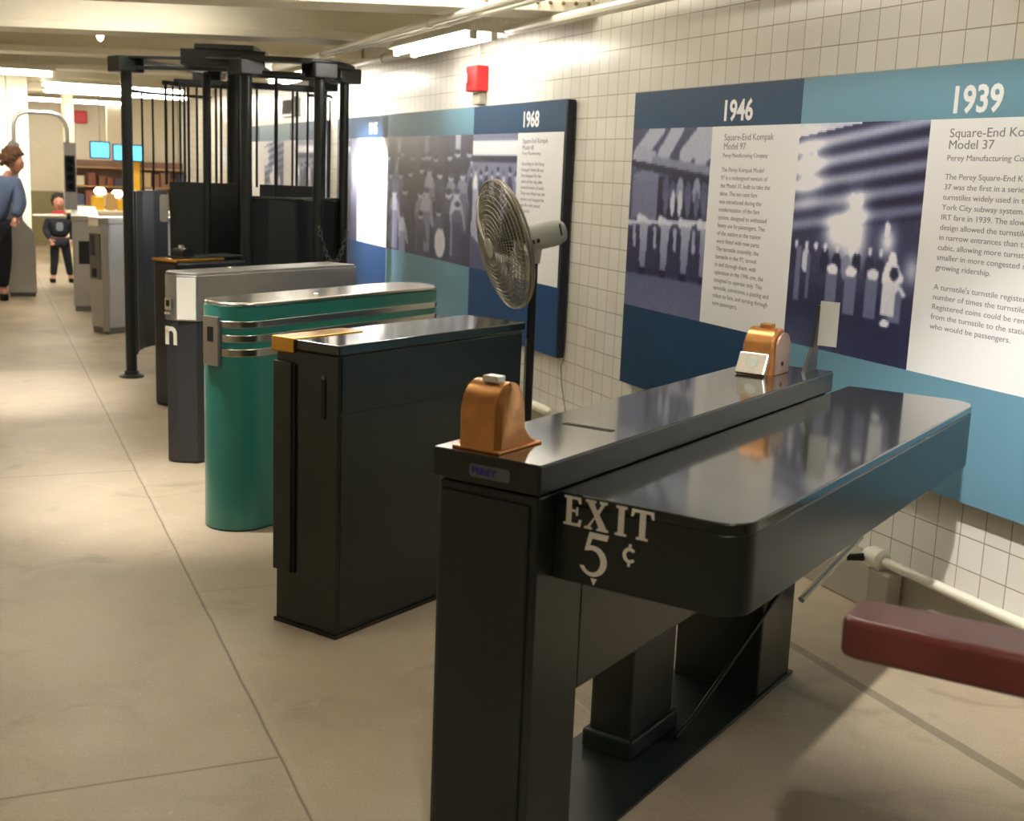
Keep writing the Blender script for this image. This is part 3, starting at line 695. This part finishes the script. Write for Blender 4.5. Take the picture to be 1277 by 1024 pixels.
# ================================================================ cage turnstile
t = thing('cage_turnstile', 'tall black full height cage turnstile with round posts and curved shields', 'turnstile', (1.8, 9.6, 0))
OX, OY = 1.8, 9.6
def L_(x, y, z=0): return V((x - OX, y - OY, z))
posts = [(1.02, 9.55, .040), (1.77, 9.0, .042), (2.26, 8.86, .038), (2.55, 9.25, .036), (1.735, 10.4, .03), (2.66, 10.3, .034)]
for i, (x, y, r) in enumerate(posts):
    p = obj('post', lathe([(r, .02), (r, 2.24)], 20, mtx=Matrix.Translation(L_(x, y))), 'cage', t, True)
    obj('base_flange', lathe([(r + .05, .0), (r + .05, .012), (r + .012, .026), (r + .012, .045), (r, .05)], 20, mtx=Matrix.Translation(L_(x, y))), 'cage', p, True)
    obj('post_cap', bxm(-r - .06, r + .06, -r - .05, r + .05, 2.215, 2.325, mtx=Matrix.Translation(L_(x, y)) @ Matrix.Rotation(math.radians(20), 4, 'Z')), 'cage', p, bevel=.01)
def plate(name, pts, wd, z0, z1, m='cage'):
    bm = bmesh.new(); ps = [L_(*p) for p in pts]; a, b = [], []
    for i, p in enumerate(ps):
        d = (ps[min(i + 1, len(ps) - 1)] - ps[max(i - 1, 0)]).normalized(); n = V((-d.y, d.x, 0)) * wd / 2
        a.append(p + n); b.append(p - n)
    o = [(q.x, q.y) for q in a] + [(q.x, q.y) for q in b[::-1]]
    prism(o, z0, z1, 'z', bm); return obj(name, bm, m, t, bevel=.003)
def arc3(p0, p1, bulge, n=10):
    p0, p1 = V(p0), V(p1); d = p1 - p0; nrm = V((d.y, -d.x)).normalized()
    return [tuple(p0 + d * k / n + nrm * bulge * math.sin(PI * k / n)) for k in range(n + 1)]
plate('top_ring', arc3((1.02, 9.55), (1.77, 9.0), .04), .03, 2.235, 2.26)
plate('top_ring', arc3((1.02, 9.55), (1.77, 9.0), .04), .12, 2.31, 2.325)
plate('top_ring', arc3((1.77, 9.0), (2.55, 9.25), .26, 14), .16, 2.31, 2.345)
plate('top_ring', arc3((1.77, 9.0), (2.55, 9.25), .26, 14), .02, 2.22, 2.25)
plate('top_ring', arc3((2.55, 9.25), (2.66, 10.3), .1), .12, 2.29, 2.32)
plate('top_ring', arc3((1.735, 10.4), (1.02, 9.55), .0), .10, 2.29, 2.32)
plate('top_ring', arc3((2.66, 10.3), (1.735, 10.4), .0), .10, 2.29, 2.32)
plate('top_beam', [(1.40, 9.30), (1.95, 9.1)], .34, 2.27, 2.38)
plate('top_beam', [(1.48, 9.22), (1.86, 9.06)], .26, 2.38, 2.415)
plate('top_beam', [(1.77, 9.0), (1.8, 9.6), (1.9, 10.3)], .16, 2.25, 2.30)
# rotor: column, hood rails, bars
obj('rotor_column', lathe([(.055, .03), (.055, 2.26)], 20), 'cage', t, True)
plate('rotor_rail', [(1.31, 9.7), (1.42, 9.85), (1.8, 9.75)], .05, 2.155, 2.185)
plate('rotor_rail', [(1.42, 9.95), (1.8, 9.8), (2.42, 9.72)], .09, 2.175, 2.215)
plate('rotor_rail', [(1.95, 9.62), (2.42, 9.62)], .06, 2.16, 2.20)
for x, y, r, z1 in ((1.315, 9.7, .011, 2.16), (1.395, 9.9, .008, 2.18), (1.455, 9.95, .008, 2.18), (1.435, 9.6, .009, 2.16), (1.51, 9.9, .010, 2.18), (1.565, 9.85, .009, 2.18),
                    (1.70, 9.8, .010, 2.18), (1.72, 9.7, .010, 2.18), (1.99, 9.7, .009, 2.19), (2.29, 9.8, .009, 2.19), (2.30, 9.7, .010, 2.19), (2.385, 9.7, .009, 2.19)):
    obj('bar', tube([L_(x, y, 1.43), L_(x, y, z1)], r, 8), 'cage', t, True)
for x, y, r in ((1.58, 9.5, .03), (2.05, 9.3, .014)): obj('rotor_post', tube([L_(x, y, .3), L_(x, y, 2.24)], r, 12), 'cage', t, True)
# outer barrier rails and bars
obj('top_rail', tube([L_(1.04, 9.6, 2.10), L_(1.18, 10.0, 2.105), L_(1.4, 10.25, 2.11), L_(1.75, 10.3, 2.11)], .012, 8), 'cage', t, True)
obj('top_rail', tube([L_(2.3, 9.3, 2.12), L_(2.53, 9.6, 2.14), L_(2.6, 9.8, 2.14)], .012, 8), 'cage', t, True)
for x, y in ((1.18, 10.0), (1.275, 10.13), (2.47, 9.5), (2.54, 9.62)):
    obj('bar', tube([L_(x, y, 1.36), L_(x, y, 2.11)], .008, 8), 'cage', t, True)
# solid shields
def shield(name, pts, z0, z1, th, m):
    return plate(name, pts, th, z0, z1, m)
shield('curved_shield', [(1.06, 9.55), (1.09, 9.72), (1.15, 9.88), (1.25, 10.02), (1.37, 10.12)], .17, 1.375, .02, 'shield')
shield('rotor_shield', [(1.315, 9.55), (1.45, 9.52), (1.60, 9.5), (1.80, 9.55)], .25, 1.455, .02, 'cage')
shield('rotor_shield', [(1.98, 9.55), (2.2, 9.5), (2.40, 9.52)], .25, 1.455, .02, 'cage')
shield('curved_shield', [(1.80, 9.15), (1.95, 9.07), (2.12, 9.03), (2.3, 9.05)], .17, 1.36, .02, 'shield')
shield('curved_shield', [(2.30, 9.05), (2.45, 9.16), (2.53, 9.3)], .17, 1.36, .02, 'cage')
obj('lower_rail', tube([L_(1.80, 9.13, 1.365), L_(2.1, 9.02, 1.365), L_(2.33, 9.07, 1.365), L_(2.53, 9.27, 1.365)], .014, 8), 'cage', t, True)
obj('hand_plate', prism(rrect(-.03, .03, 1.16, 1.36, (.02, .02, .02, .02), 4), -.01, .01, 'y'), 'tag', t, bevel=.003).location = L_(1.265, 9.5)
# chain
ch = bmesh.new(); c0, c1 = L_(2.25, 8.80, 1.18), L_(2.56, 9.17, 1.12)
for k in range(22):
    s = k / 21.; p = c0.lerp(c1, s); p.z -= .24 * (1 - (2 * s - 1) ** 2)
    ax = 'X' if k % 2 else 'Y'
    mt = Matrix.Translation(p) @ Matrix.Rotation(PI / 2, 4, ax)
    ringtube(lambda u, mt=mt: mt @ V((.014 * math.cos(u), .022 * math.sin(u), 0)), 8, .004, 4, ch)
obj('chain', ch, 'badge', t, True)

# ================================================================ pedestal fan
FPX, FPY = 2.60, 5.79
t = thing('pedestal_fan', 'large grey pedestal fan on a black pole behind the turnstiles', 'fan', (FPX, FPY, 0))
obj('pole', tube([(0, 0, .03), (0, 0, 1.22)], .022, 14), 'dark', t, True)
obj('upper_pole', tube([(-.03, -.012, .35), (-.03, -.012, .78)], .006, 8), 'steel', t, True)
obj('base', lathe([(.26, 0), (.26, .015), (.20, .035), (.04, .06), (.03, .12)], 28), 'dark', t, True)
n = V((-.985, .01, -.22)).normalized(); up = V((0, 0, 1)); sx = n.cross(up).normalized(); sy = sx.cross(n).normalized()
FC = V((-.165, 0, 1.262))
FM = Matrix(((sx.x, sy.x, -n.x * -1, FC.x), (sx.y, sy.y, -n.y * -1, FC.y), (sx.z, sy.z, -n.z * -1, FC.z), (0, 0, 0, 1)))   # local z = the way it blows
R_ = .325
def grille(sgn, depth, name):
    bm = bmesh.new(); prof = lambda r: sgn * (depth * (1 - (r / R_) ** 2.4) + .012)
    for k in range(1, 15):
        r = R_ * k / 14.; ringtube(lambda u, r=r: FM @ V((r * math.cos(u), r * math.sin(u), prof(r))), 40, .0026 if k < 14 else .005, 4, bm)
    for k in range(84):
        a = 2 * PI * k / 84; tube([FM @ V((r * math.cos(a + .5 * r), r * math.sin(a + .5 * r), prof(r))) for r in (.05, .13, .21, .28, .31, R_)], .0021, 4, bm, False)
    return obj(name, bm, 'fanwire', t, True)
grille(1, .07, 'front_grille'); grille(-1, .075, 'rear_grille')
obj('rim_band', ringtube(lambda u: FM @ V((R_ * math.cos(u), R_ * math.sin(u), 0)), 48, .007, 6), 'fanwire', t, True)
obj('grille_badge', lathe([(.05, .08), (.05, .088), (.03, .092)], 20, mtx=FM), 'motor', t, True)
obj('hub', lathe([(.045, -.03), (.05, .0), (.045, .03), (.02, .04)], 20, mtx=FM), 'dark', t, True)
for k in range(3):
    bm = bmesh.new(); a0 = k * 2 * PI / 3 + .4; rows = []
    for i in range(7):
        r = .045 + .245 * i / 6; wd = .35 + .55 * math.sin(PI * min(1, i / 5.) * .55)
        row = []
        for j in range(6):
            s = j / 5. - .5; a = a0 + s * wd * (1.25 - .5 * i / 6) + .25 * i / 6
            row.append(bm.verts.new(FM @ V((r * math.cos(a), r * math.sin(a), -s * .055))))
        rows.append(row)
    for r0, r1 in zip(rows, rows[1:]):
        for j in range(5): bm.faces.new((r0[j], r0[j + 1], r1[j + 1], r1[j]))
    o = obj('blade', bm, 'blade', t, True); sm = o.modifiers.new('s', 'SOLIDIFY'); sm.thickness = .003
obj('motor_housing', lathe([(.03, -.085), (.058, -.09), (.066, -.11), (.066, -.27), (.062, -.30), (.05, -.328), (.02, -.338)], 24, mtx=FM), 'motor', t, True)
obj('motor_slot', bxm(-.003, .003, -.01, .05, -.292, -.284, mtx=FM @ Matrix.Translation((-.063, 0, 0))), 'black', t)
for k in range(2): obj('switch_mark', bxm(-.068, -.064, -.02, .0, -.135 - .03 * k, -.12 - .03 * k, mtx=FM), 'black', t)
obj('switch_knob', tube([FM @ V((-.055, -.045, -.115)), FM @ V((-.072, -.055, -.115))], .012, 8), 'red', t, True)
obj('neck', tube([(0, 0, 1.17), (.005, 0, 1.25)], [.03, .035], 12), 'motor', t, True)

# ================================================================ wooden arm, lower right
t = thing('wooden_arm_turnstile', 'polished red brown wooden turnstile arm entering at the lower right edge', 'turnstile', (2.15, 1.05, 0))
def WL(x, y, z): return (x - 2.15, y - 1.05, z)
ZA = .90
def arm():
    # plan of the arm: blunt rounded end near (1.35, 1.68), widening a little toward its pivot
    e0, e1 = V((1.322, 1.612)), V((1.424, 1.69)); d0 = V((1.66, 1.14)); d1 = V((1.80, 1.215))
    pts = [e0.lerp(d0, 1), e0.lerp(d0, .05), e0.lerp(d0, .012).lerp(e1, .06), e0.lerp(e1, .2), e1.lerp(e0, .2), e1.lerp(d1, .012).lerp(e0, .06), e1.lerp(d1, .05), e1.lerp(d1, 1)]
    return prism([(p.x - 2.15, p.y - 1.05) for p in pts], ZA - .072, ZA)
obj('arm', arm(), 'wood', t, True, bevel=.012, seg=4)
obj('arm', prism([(p[0] - 2.15, p[1] - 1.05) for p in ((2.40, .85), (2.50, .95), (2.95, .52), (2.86, .42))], ZA - .062, ZA), 'wood', t, bevel=.012, seg=3)
obj('hub', lathe([(.12, ZA - .09), (.13, ZA - .02), (.11, ZA + .03), (.03, ZA + .05)], 24), 'dark', t, True)
obj('arm_root', prism([(x - 2.15, y - 1.05) for x, y in ((1.63, 1.16), (1.775, 1.235), (2.40, .95), (2.32, .80))], ZA - .058, ZA - .004), 'wood', t, bevel=.008)
obj('pedestal', lathe([(.11, .02), (.10, ZA - .09)], 20), 'dark', t, True)
obj('base_flange', lathe([(.2, 0), (.2, .02), (.12, .05)], 24), 'dark', t, True)

# ================================================================ present-day gates far down the hall
def gate_cabinet(loc, label, L, W, Hh, head=0):
    g = thing('gate_cabinet', label, 'turnstile', loc, head)
    obj('cabinet_body', prism([(x, y) for x, y in rrect(0, L, -W, 0, (.05, .02, .02, .03), 5)], .06, Hh - .06), 'zinc', g, True)
    obj('plinth', P(.02, L - .02, .015, W - .015, 0, .06), 'badge', g)
    obj('lid', prism([(x, y) for x, y in rrect(-.01, L + .01, -W - .01, .01, (.05, .02, .02, .03), 5)], Hh - .06, Hh), 'steel', g, True, bevel=.008)
    return g
g = gate_cabinet((.935, 12.15, 0), 'stainless steel fare gate cabinet with a display just left of the cage', 1.1, .27, 1.07, 62)
obj('front_panel', P(-.012, .0, .03, .20, .50, .92), 'badge', g, bevel=.003)
obj('display', P(-.015, -.011, .05, .12, .72, .90), 'glass', g); obj('card_slot', P(-.015, -.011, .07, .14, .52, .60), 'black', g)
obj('corner_post', tube([(-.002, -.262, .03), (-.002, -.262, .97)], .03, 12), 'steel', g, True)
obj('glare_plate', P(-.02, .12, .03, .2, .985, 1.05), 'silver', g, bevel=.006)
g = gate_cabinet((.90, 13.75, 0), 'second stainless gate cabinet carrying the raised signal column', 2.6, .26, 1.0, 4)
obj('gate_arm', tube([(1.3, .02, .93), (1.3, .42, .93)], .024, 12), 'silver', g, True)
obj('arm_socket', tube([(1.3, .0, .93), (1.3, .06, .93)], .04, 12), 'dark', g, True)
obj('card_slot', P(-.006, .004, .06, .18, .50, .74), 'dark', g)
g = thing('gate_cabinet', 'pale steel gate end with a sloped shoulder beside the person in denim', 'turnstile', (.30, 15.25, 0))
obj('cabinet_body', prism([(0, .04), (0, 1.03), (.02, 1.05), (.15, 1.05), (.17, 1.03), (.175, .87), (.21, .82), (.27, .76), (.295, .70), (.30, .04)], 0, 1.0, 'y'), 'zinc', g, True, bevel=.01)
obj('plinth', bxm(.015, .285, .015, .985, 0, .04), 'badge', g)
t = thing('overhead_arch', 'bent steel tube arch with signal lights over the far gate', 'arch', (.41, 15.3, 0))
x1 = .565
pts = [(0, 0, 1.72), (0, 0, 1.92), (.02, 0, 2.0), (.07, 0, 2.05), (.14, 0, 2.075), (x1 - .17, -.0, 2.075), (x1 - .08, -.0, 2.05), (x1 - .02, -.0, 1.98), (x1, -.0, 1.9), (x1, -.0, 1.72)]
obj('arch_tube', tube(pts, .025, 12), 'steel', t, True)
obj('arch_box', prism([(-.07, 1.58), (-.07, 1.72), (-.03, 1.76), (.06, 1.72), (.06, 1.58)], -.05, .05, 'y'), 'steel', t)
obj('left_post', bxm(-.04, .04, -.03, .03, 1.052, 1.58), 'steel', t)
sg = obj('signal_column', bxm(x1 - .05, x1 + .09, -.05, .05, 1.0, 1.76), 'steel', t, bevel=.008)
obj('lens_panel', bxm(x1 - .035, x1 + .075, -.058, -.05, 1.2, 1.61), 'dark', sg)
for k in range(4): obj('signal_lens', tube([(x1 + .02, -.058, 1.56 - k * .10), (x1 + .02, -.075, 1.56 - k * .10)], .036, 12), 'glass', sg, True)
obj('hanging_cable', tube([(-.06, 0, 1.74), (-.065, 0, 2.94)], .008, 6), 'wire', t)

# ================================================================ people
def body(name, joints, edges, radii, m, parent, sub=2):
    me = bpy.data.meshes.new(name); me.from_pydata(joints, edges, []); o = bpy.data.objects.new(name, me); COL.objects.link(o); o.parent = parent
    if isinstance(m, str): m = M[m]
    me.materials.append(m)
    sk = o.modifiers.new('skin', 'SKIN'); sk.use_smooth_shade = True
    for v, r in zip(me.skin_vertices[0].data, radii): v.radius = r if isinstance(r, tuple) else (r, r)
    me.skin_vertices[0].data[0].use_root = True
    s = o.modifiers.new('sub', 'SUBSURF'); s.levels = sub; s.render_levels = sub
    return o
def head(parent, c, s, face, m='skin'):
    """head with brow, nose, mouth, eyes and ears; face = heading angle of the nose (radians, about z)"""
    bm = bmesh.new(); bmesh.ops.create_uvsphere(bm, u_segments=24, v_segments=18, radius=1)
    for v in bm.verts:
        x, y, z = v.co
        if z < -.1: k = 1 - .28 * (-z - .1); x *= k; y *= k * .95
        if y < 0: y *= .92
        if abs(x) < .22 and y > .5 and -.35 < z < .15: y += .20 * (1 - abs(x) / .22) * (.15 - z) / .5
        if y > .6 and .05 < z < .22 and abs(x) > .12 and abs(x) < .5: y -= .08
        v.co = (x * .075 * s, y * .095 * s, z * .115 * s)
    R = Matrix.Translation(c) @ Matrix.Rotation(face, 4, 'Z')
    for v in bm.verts: v.co = R @ v.co
    h = obj('head', bm, m, parent, True)
    for e in (-1, 1):
        b = bmesh.new(); bmesh.ops.create_icosphere(b, subdivisions=2, radius=.009 * s, matrix=R @ Matrix.Translation((e * .030 * s, .083 * s, .012 * s))); obj('eye', b, 'black', h, True)
        b = bmesh.new(); bmesh.ops.create_icosphere(b, subdivisions=2, radius=.02 * s, matrix=R @ Matrix.Translation((e * .074 * s, 0, 0)) @ Matrix.Diagonal((.4, .8, 1.3, 1))); obj('ear', b, m, h, True)
    b = bmesh.new(); bmesh.ops.create_icosphere(b, subdivisions=2, radius=.02 * s, matrix=R @ Matrix.Translation((0, .084 * s, -.055 * s)) @ Matrix.Diagonal((1.1, .35, .3, 1))); obj('mouth', b, 'redcloth', h, True)
    return h
def hair(parent, c, s, face, m, curly):
    bm = bmesh.new(); R = Matrix.Translation(c) @ Matrix.Rotation(face, 4, 'Z'); rn = random.Random(2)
    k = 160 if curly else 60
    bmesh.ops.create_uvsphere(bm, u_segments=20, v_segments=14, radius=1, matrix=R @ Matrix.Translation((0, -.018 * s, .028 * s)) @ Matrix.Diagonal((.083 * s, .093 * s, .105 * s, 1)))
    for i in range(k):
        z = rn.uniform(-.5, 1); a = rn.uniform(0, 2 * PI); r = math.sqrt(1 - z * z); y = r * math.sin(a)
        if y > .45 and z < .45: continue
        g = 1.16 if curly else 1.0
        p = V((r * math.cos(a) * .088 * g, y * .098 * g - .018, z * .108 * g + .02)) * s
        bmesh.ops.create_icosphere(bm, subdivisions=1, radius=(.026 if curly else .02) * s * rn.uniform(.7, 1.3), matrix=R @ Matrix.Translation(p))
    return obj('hair', bm, m, parent, True)
def hand(parent, c, d, s, m='skin', side=1):
    """palm, four bent fingers of different lengths and a thumb leaving the palm's side"""
    d = V(d).normalized(); u = d.cross(V((0, 1, 0)));  u = u.normalized() if u.length > .1 else V((1, 0, 0)); nn = d.cross(u); c = V(c)
    js, es, rs = [c, c + d * .045 * s, c + d * .085 * s], [(0, 1), (1, 2)], [(.022 * s, .014 * s), (.034 * s, .014 * s), (.036 * s, .012 * s)]
    o = body('palm', [tuple(j) for j in js], es, rs, m, parent, 1)
    for k, ln in enumerate((.068, .076, .070, .054)):
        b = c + d * .082 * s + u * (.026 - .0175 * k) * s
        q = [b, b + (d * .5 + nn * .12) * ln * s, b + (d * .8 + nn * .42) * ln * s, b + (d * .92 + nn * .7) * ln * s]
        obj('finger', tube(q, [.0085 * s, .0085 * s, .0075 * s, .005 * s], 7), m, o, True)
    b = c + d * .03 * s + u * .028 * s * side
    obj('thumb', tube([b, b + (d * .4 + u * side * .6) * .03 * s, b + (d * .8 + u * side * .7) * .055 * s], [.011 * s, .010 * s, .007 * s], 7), m, o, True)
    return o
# adult at the left edge, leaning toward the gate
t = thing('person', 'adult with curly brown hair, blue denim jacket and dark trousers at the left edge', 'person', (.16, 15.0, 0))
# pelvis 0, spine, chest, neck, headbase, R leg, L leg, arms
J = [(.0, 0, .86), (.03, 0, 1.02), (.09, 0, 1.20), (.14, 0, 1.32), (.20, 0, 1.42),
     (-.09, .02, .80), (-.10, .0, .45), (-.10, .05, .09), (-.09, -.12, .04),
     (.09, .0, .80), (.10, -.03, .45), (.07, 0, .09), (.09, -.16, .04),
     (-.08, -.02, 1.29), (-.11, -.08, 1.08), (-.02, -.20, .96),
     (.25, -.02, 1.27), (.28, -.10, 1.06), (.22, -.16, .92)]
E_ = [(0, 1), (1, 2), (2, 3), (3, 4), (0, 5), (5, 6), (6, 7), (7, 8), (0, 9), (9, 10), (10, 11), (11, 12), (2, 13), (13, 14), (14, 15), (2, 16), (16, 17), (17, 18)]
R__ = [(.11, .08), (.10, .07), (.12, .08), (.06, .06), (.045, .045), .07, .05, .042, .035, .07, .05, .042, .035, .05, .04, .034, .05, .04, .034]
body('body', J, E_, R__, 'skin', t)
up_j = J[:4] + J[13:]; ue = [(0, 1), (1, 2), (2, 3), (2, 4), (4, 5), (5, 6), (2, 7), (7, 8), (8, 9)]
body('denim_jacket', up_j, ue, [(.20, .16), (.19, .155), (.215, .165), (.085, .075), .10, .082, .06, .10, .082, .06], 'denim', t)
body('trousers', [J[0], J[5], J[6], (-.10, .05, .12), J[9], J[10], (.07, 0, .12)], [(0, 1), (1, 2), (2, 3), (0, 4), (4, 5), (5, 6)], [(.185, .15), .115, .085, .065, .115, .085, .065], 'navy', t)
for q in ((-.10, .0), (.08, -.05)): obj('shoe', prism(rrect(q[0] - .045, q[0] + .045, q[1] - .17, q[1] + .10, (.04, .04, .04, .04), 5), 0, .075), 'black', t, True, bevel=.015)
hc = V((.245, -.01, 1.50)); head(t, hc, 1.0, math.radians(-110)); hair(t, hc + V((-.01, 0, .02)), 1.06, math.radians(-110), 'hair', True)
hand(t, (-.02, -.20, .96), (.3, -.7, -.5), .95); hand(t, (.22, -.16, .92), (-.2, -.5, -.8), .95)
b = thing('shoulder_bag', 'dark blue bag held at the hip of the adult in denim', 'bag', (.0, 14.55, .66))
obj('bag_body', prism(rrect(-.12, .12, 0, .27, (.05, .05, .03, .03), 5), -.05, .05, 'y'), 'denim', b, True, bevel=.02)
obj('strap', tube([(-.09, .0, .25), (-.05, .06, .45), (.03, .12, .60), (.09, .0, .25)], .012, 6), 'navy', b, True)
# child beyond the gate
t = thing('person', 'small child in a black and red jacket and dark trousers beyond the gate arm', 'person', (.96, 17.0, 0))
J = [(.0, 0, .56), (.0, 0, .68), (.0, 0, .80), (.0, 0, .885), (.0, 0, .94),
     (-.06, .0, .52), (-.07, .0, .30), (-.09, .0, .06), (-.12, -.09, .03),
     (.06, .0, .52), (.09, .0, .30), (.12, .03, .06), (.14, -.06, .03),
     (-.12, 0, .81), (-.17, -.01, .66), (-.12, -.10, .56),
     (.12, 0, .81), (.16, .0, .66), (.15, -.06, .54)]
body('body', J, E_, [(.07, .05), (.06, .045), (.07, .05), (.04, .04), (.035, .035), .045, .035, .03, .026, .045, .035, .03, .026, .03, .026, .022, .03, .026, .022], 'skin', t)
up_j = J[:4] + J[13:]
body('jacket', up_j, ue, [(.13, .10), (.125, .10), (.135, .105), (.06, .055), .06, .048, .036, .06, .048, .036], 'navy', t)
body('red_hood', [(-.11, -.005, .845), (0, -.01, .865), (.11, -.005, .845)], [(0, 1), (1, 2)], [.05, .075, .05], 'redcloth', t, 2)
obj('shirt_print', prism(rrect(-.045, .04, .66, .77, (.03,) * 4, 4), -.105, -.085, 'y'), 'greycloth', t, bevel=.004)
body('trousers', [J[0], J[5], J[6], (-.09, 0, .08), J[9], J[10], (.12, .03, .08)], [(0, 1), (1, 2), (2, 3), (0, 4), (4, 5), (5, 6)], [(.11, .08), .07, .055, .045, .07, .055, .045], 'navy', t)
for q in ((-.10, -.03), (.13, .0)): obj('shoe', prism(rrect(q[0] - .035, q[0] + .035, q[1] - .10, q[1] + .07, (.03, .03, .03, .03), 5), 0, .055), 'black', t, True, bevel=.012)
hc = V((0, -.01, 1.02)); head(t, hc, .90, PI); hair(t, hc, .92, PI, 'dkhair', False)
hand(t, (-.12, -.10, .56), (.3, -.4, -.8), .7); hand(t, (.15, -.06, .54), (-.1, -.2, -.9), .7)

# ================================================================ shop at the far end
t = thing('shop_counter', 'pale shop counter at the far end behind the gates', 'counter', (1.45, 18.6, 0))
obj('counter_body', bxm(0, 1.5, 0, .6, 0, .82), 'beige', t, bevel=.01); obj('counter_top', bxm(-.03, 1.53, -.03, .63, .82, .86), 'cream', t, bevel=.006)
def carton(x, y, z, w_, h_, m, lab): tag(obj('carton', bxm(x, x + w_, y, y + .18, z, z + h_), m, None, bevel=.006), lab, 'box')
carton(1.50, 18.7, .86, .17, .19, 'yellow', 'yellow carton on the left end of the shop counter')
carton(1.70, 18.72, .86, .12, .24, 'tan', 'tan carton standing on the shop counter beside the yellow one')
carton(1.85, 18.7, .86, .16, .16, 'yellow', 'second yellow carton on the shop counter, right of the tan one')
carton(2.28, 18.95, .86, .15, .30, 'paper', 'white carton at the back of the shop counter')
carton(2.06, 18.7, .86, .15, .28, 'tan', 'tall tan carton at the right of the shop counter')
for x, z, lab in ((1.62, 1.13, 'glowing round lamp over the yellow carton'), (1.86, 1.10, 'lower glowing round lamp at the right of the counter')):
    o = thing('table_lamp', lab, 'lamp', (x + .02, 19.02, .86)); obj('shade', lathe([(.05, z - .92), (.085, z - .87), (.05, z - .82)], 12), 'lamp_small', o, True); obj('stem', tube([(0, 0, .0), (0, 0, z - .92)], .01, 6), 'steel', o)
t = thing('merchandise_shelf', 'brown shelf unit full of souvenirs on the far shop wall', 'shelf', (1.40, 21.4, 0))
obj('back_panel', bxm(0, 1.9, .3, .34, 0, 1.55), 'brown', t)
for e in (0, 1.87): obj('side_panel', bxm(e, e + .03, 0, .3, 0, 1.55), 'brown', t)
for z in (.1, .45, .8, 1.12, 1.42): obj('shelf_board', bxm(.03, 1.87, 0, .3, z, z + .025), 'tan', t)
cl = [mat('souvenir_%d' % i, c, .6) for i, c in enumerate(((150, 92, 78), (216, 190, 150), (96, 100, 130), (230, 220, 200), (150, 110, 90), (190, 150, 60)))]
nm = ('terracotta', 'cream', 'slate blue', 'white', 'brown', 'mustard')
rn = random.Random(11)
for r, z in enumerate((.475, .825, 1.145)):
    x = .06
    while x < 1.75:
        wd = rn.uniform(.08, .16); h_ = rn.uniform(.12, .26); i = rn.randrange(6)
        o = obj('souvenir_box', bxm(1.40 + x, 1.40 + x + wd, 21.44, 21.6, z, z + h_), cl[i], None, bevel=.004)
        tag(o, '%s souvenir box among the goods on the %s shelf of the brown shop unit' % (nm[i], ('lower', 'middle', 'upper')[r]), 'box', '%s souvenir boxes on the %s shop shelf' % (nm[i], ('lower', 'middle', 'upper')[r]))
        x += wd + rn.uniform(.01, .05)
for x, wd, z, lab in ((1.66, .26, 1.60, 'bright blue screen over the shop, left one'), (2.00, .42, 1.57, 'wider blue screen over the shop, right one')):
    o = thing('display_screen', lab, 'screen', (x, 20.6, z)); obj('casing', bxm(-.02, wd + .02, .0, .06, -.02, .24), 'dark', o, bevel=.005); obj('screen_face', bxm(0, wd, -.004, .0, 0, .22), 'screen', o)
    obj('hanger', tube([(wd / 2, .03, .24), (wd / 2, .03, 2.95 - z)], .012, 6), 'steel', o)
t = thing('yellow_banner', 'narrow yellow banner stand seen between the cage bars', 'banner', (2.30, 20.9, 0))
obj('banner_cloth', bxm(0, .12, 0, .02, .1, 1.62), 'yellow', t); obj('banner_base', bxm(-.05, .17, -.1, .12, 0, .1), 'dark', t)
o = thing('display_screen', 'small blue screen on top of the yellow banner', 'screen', (2.28, 20.9, 1.63)); obj('casing', bxm(0, .16, 0, .05, 0, .16), 'dark', o); obj('screen_face', bxm(.01, .15, -.004, 0, .01, .15), 'screen', o)
struct('trim_23', bxm(2.05, 3.2, 22.2, 22.35, 0, 2.96), 'cream')
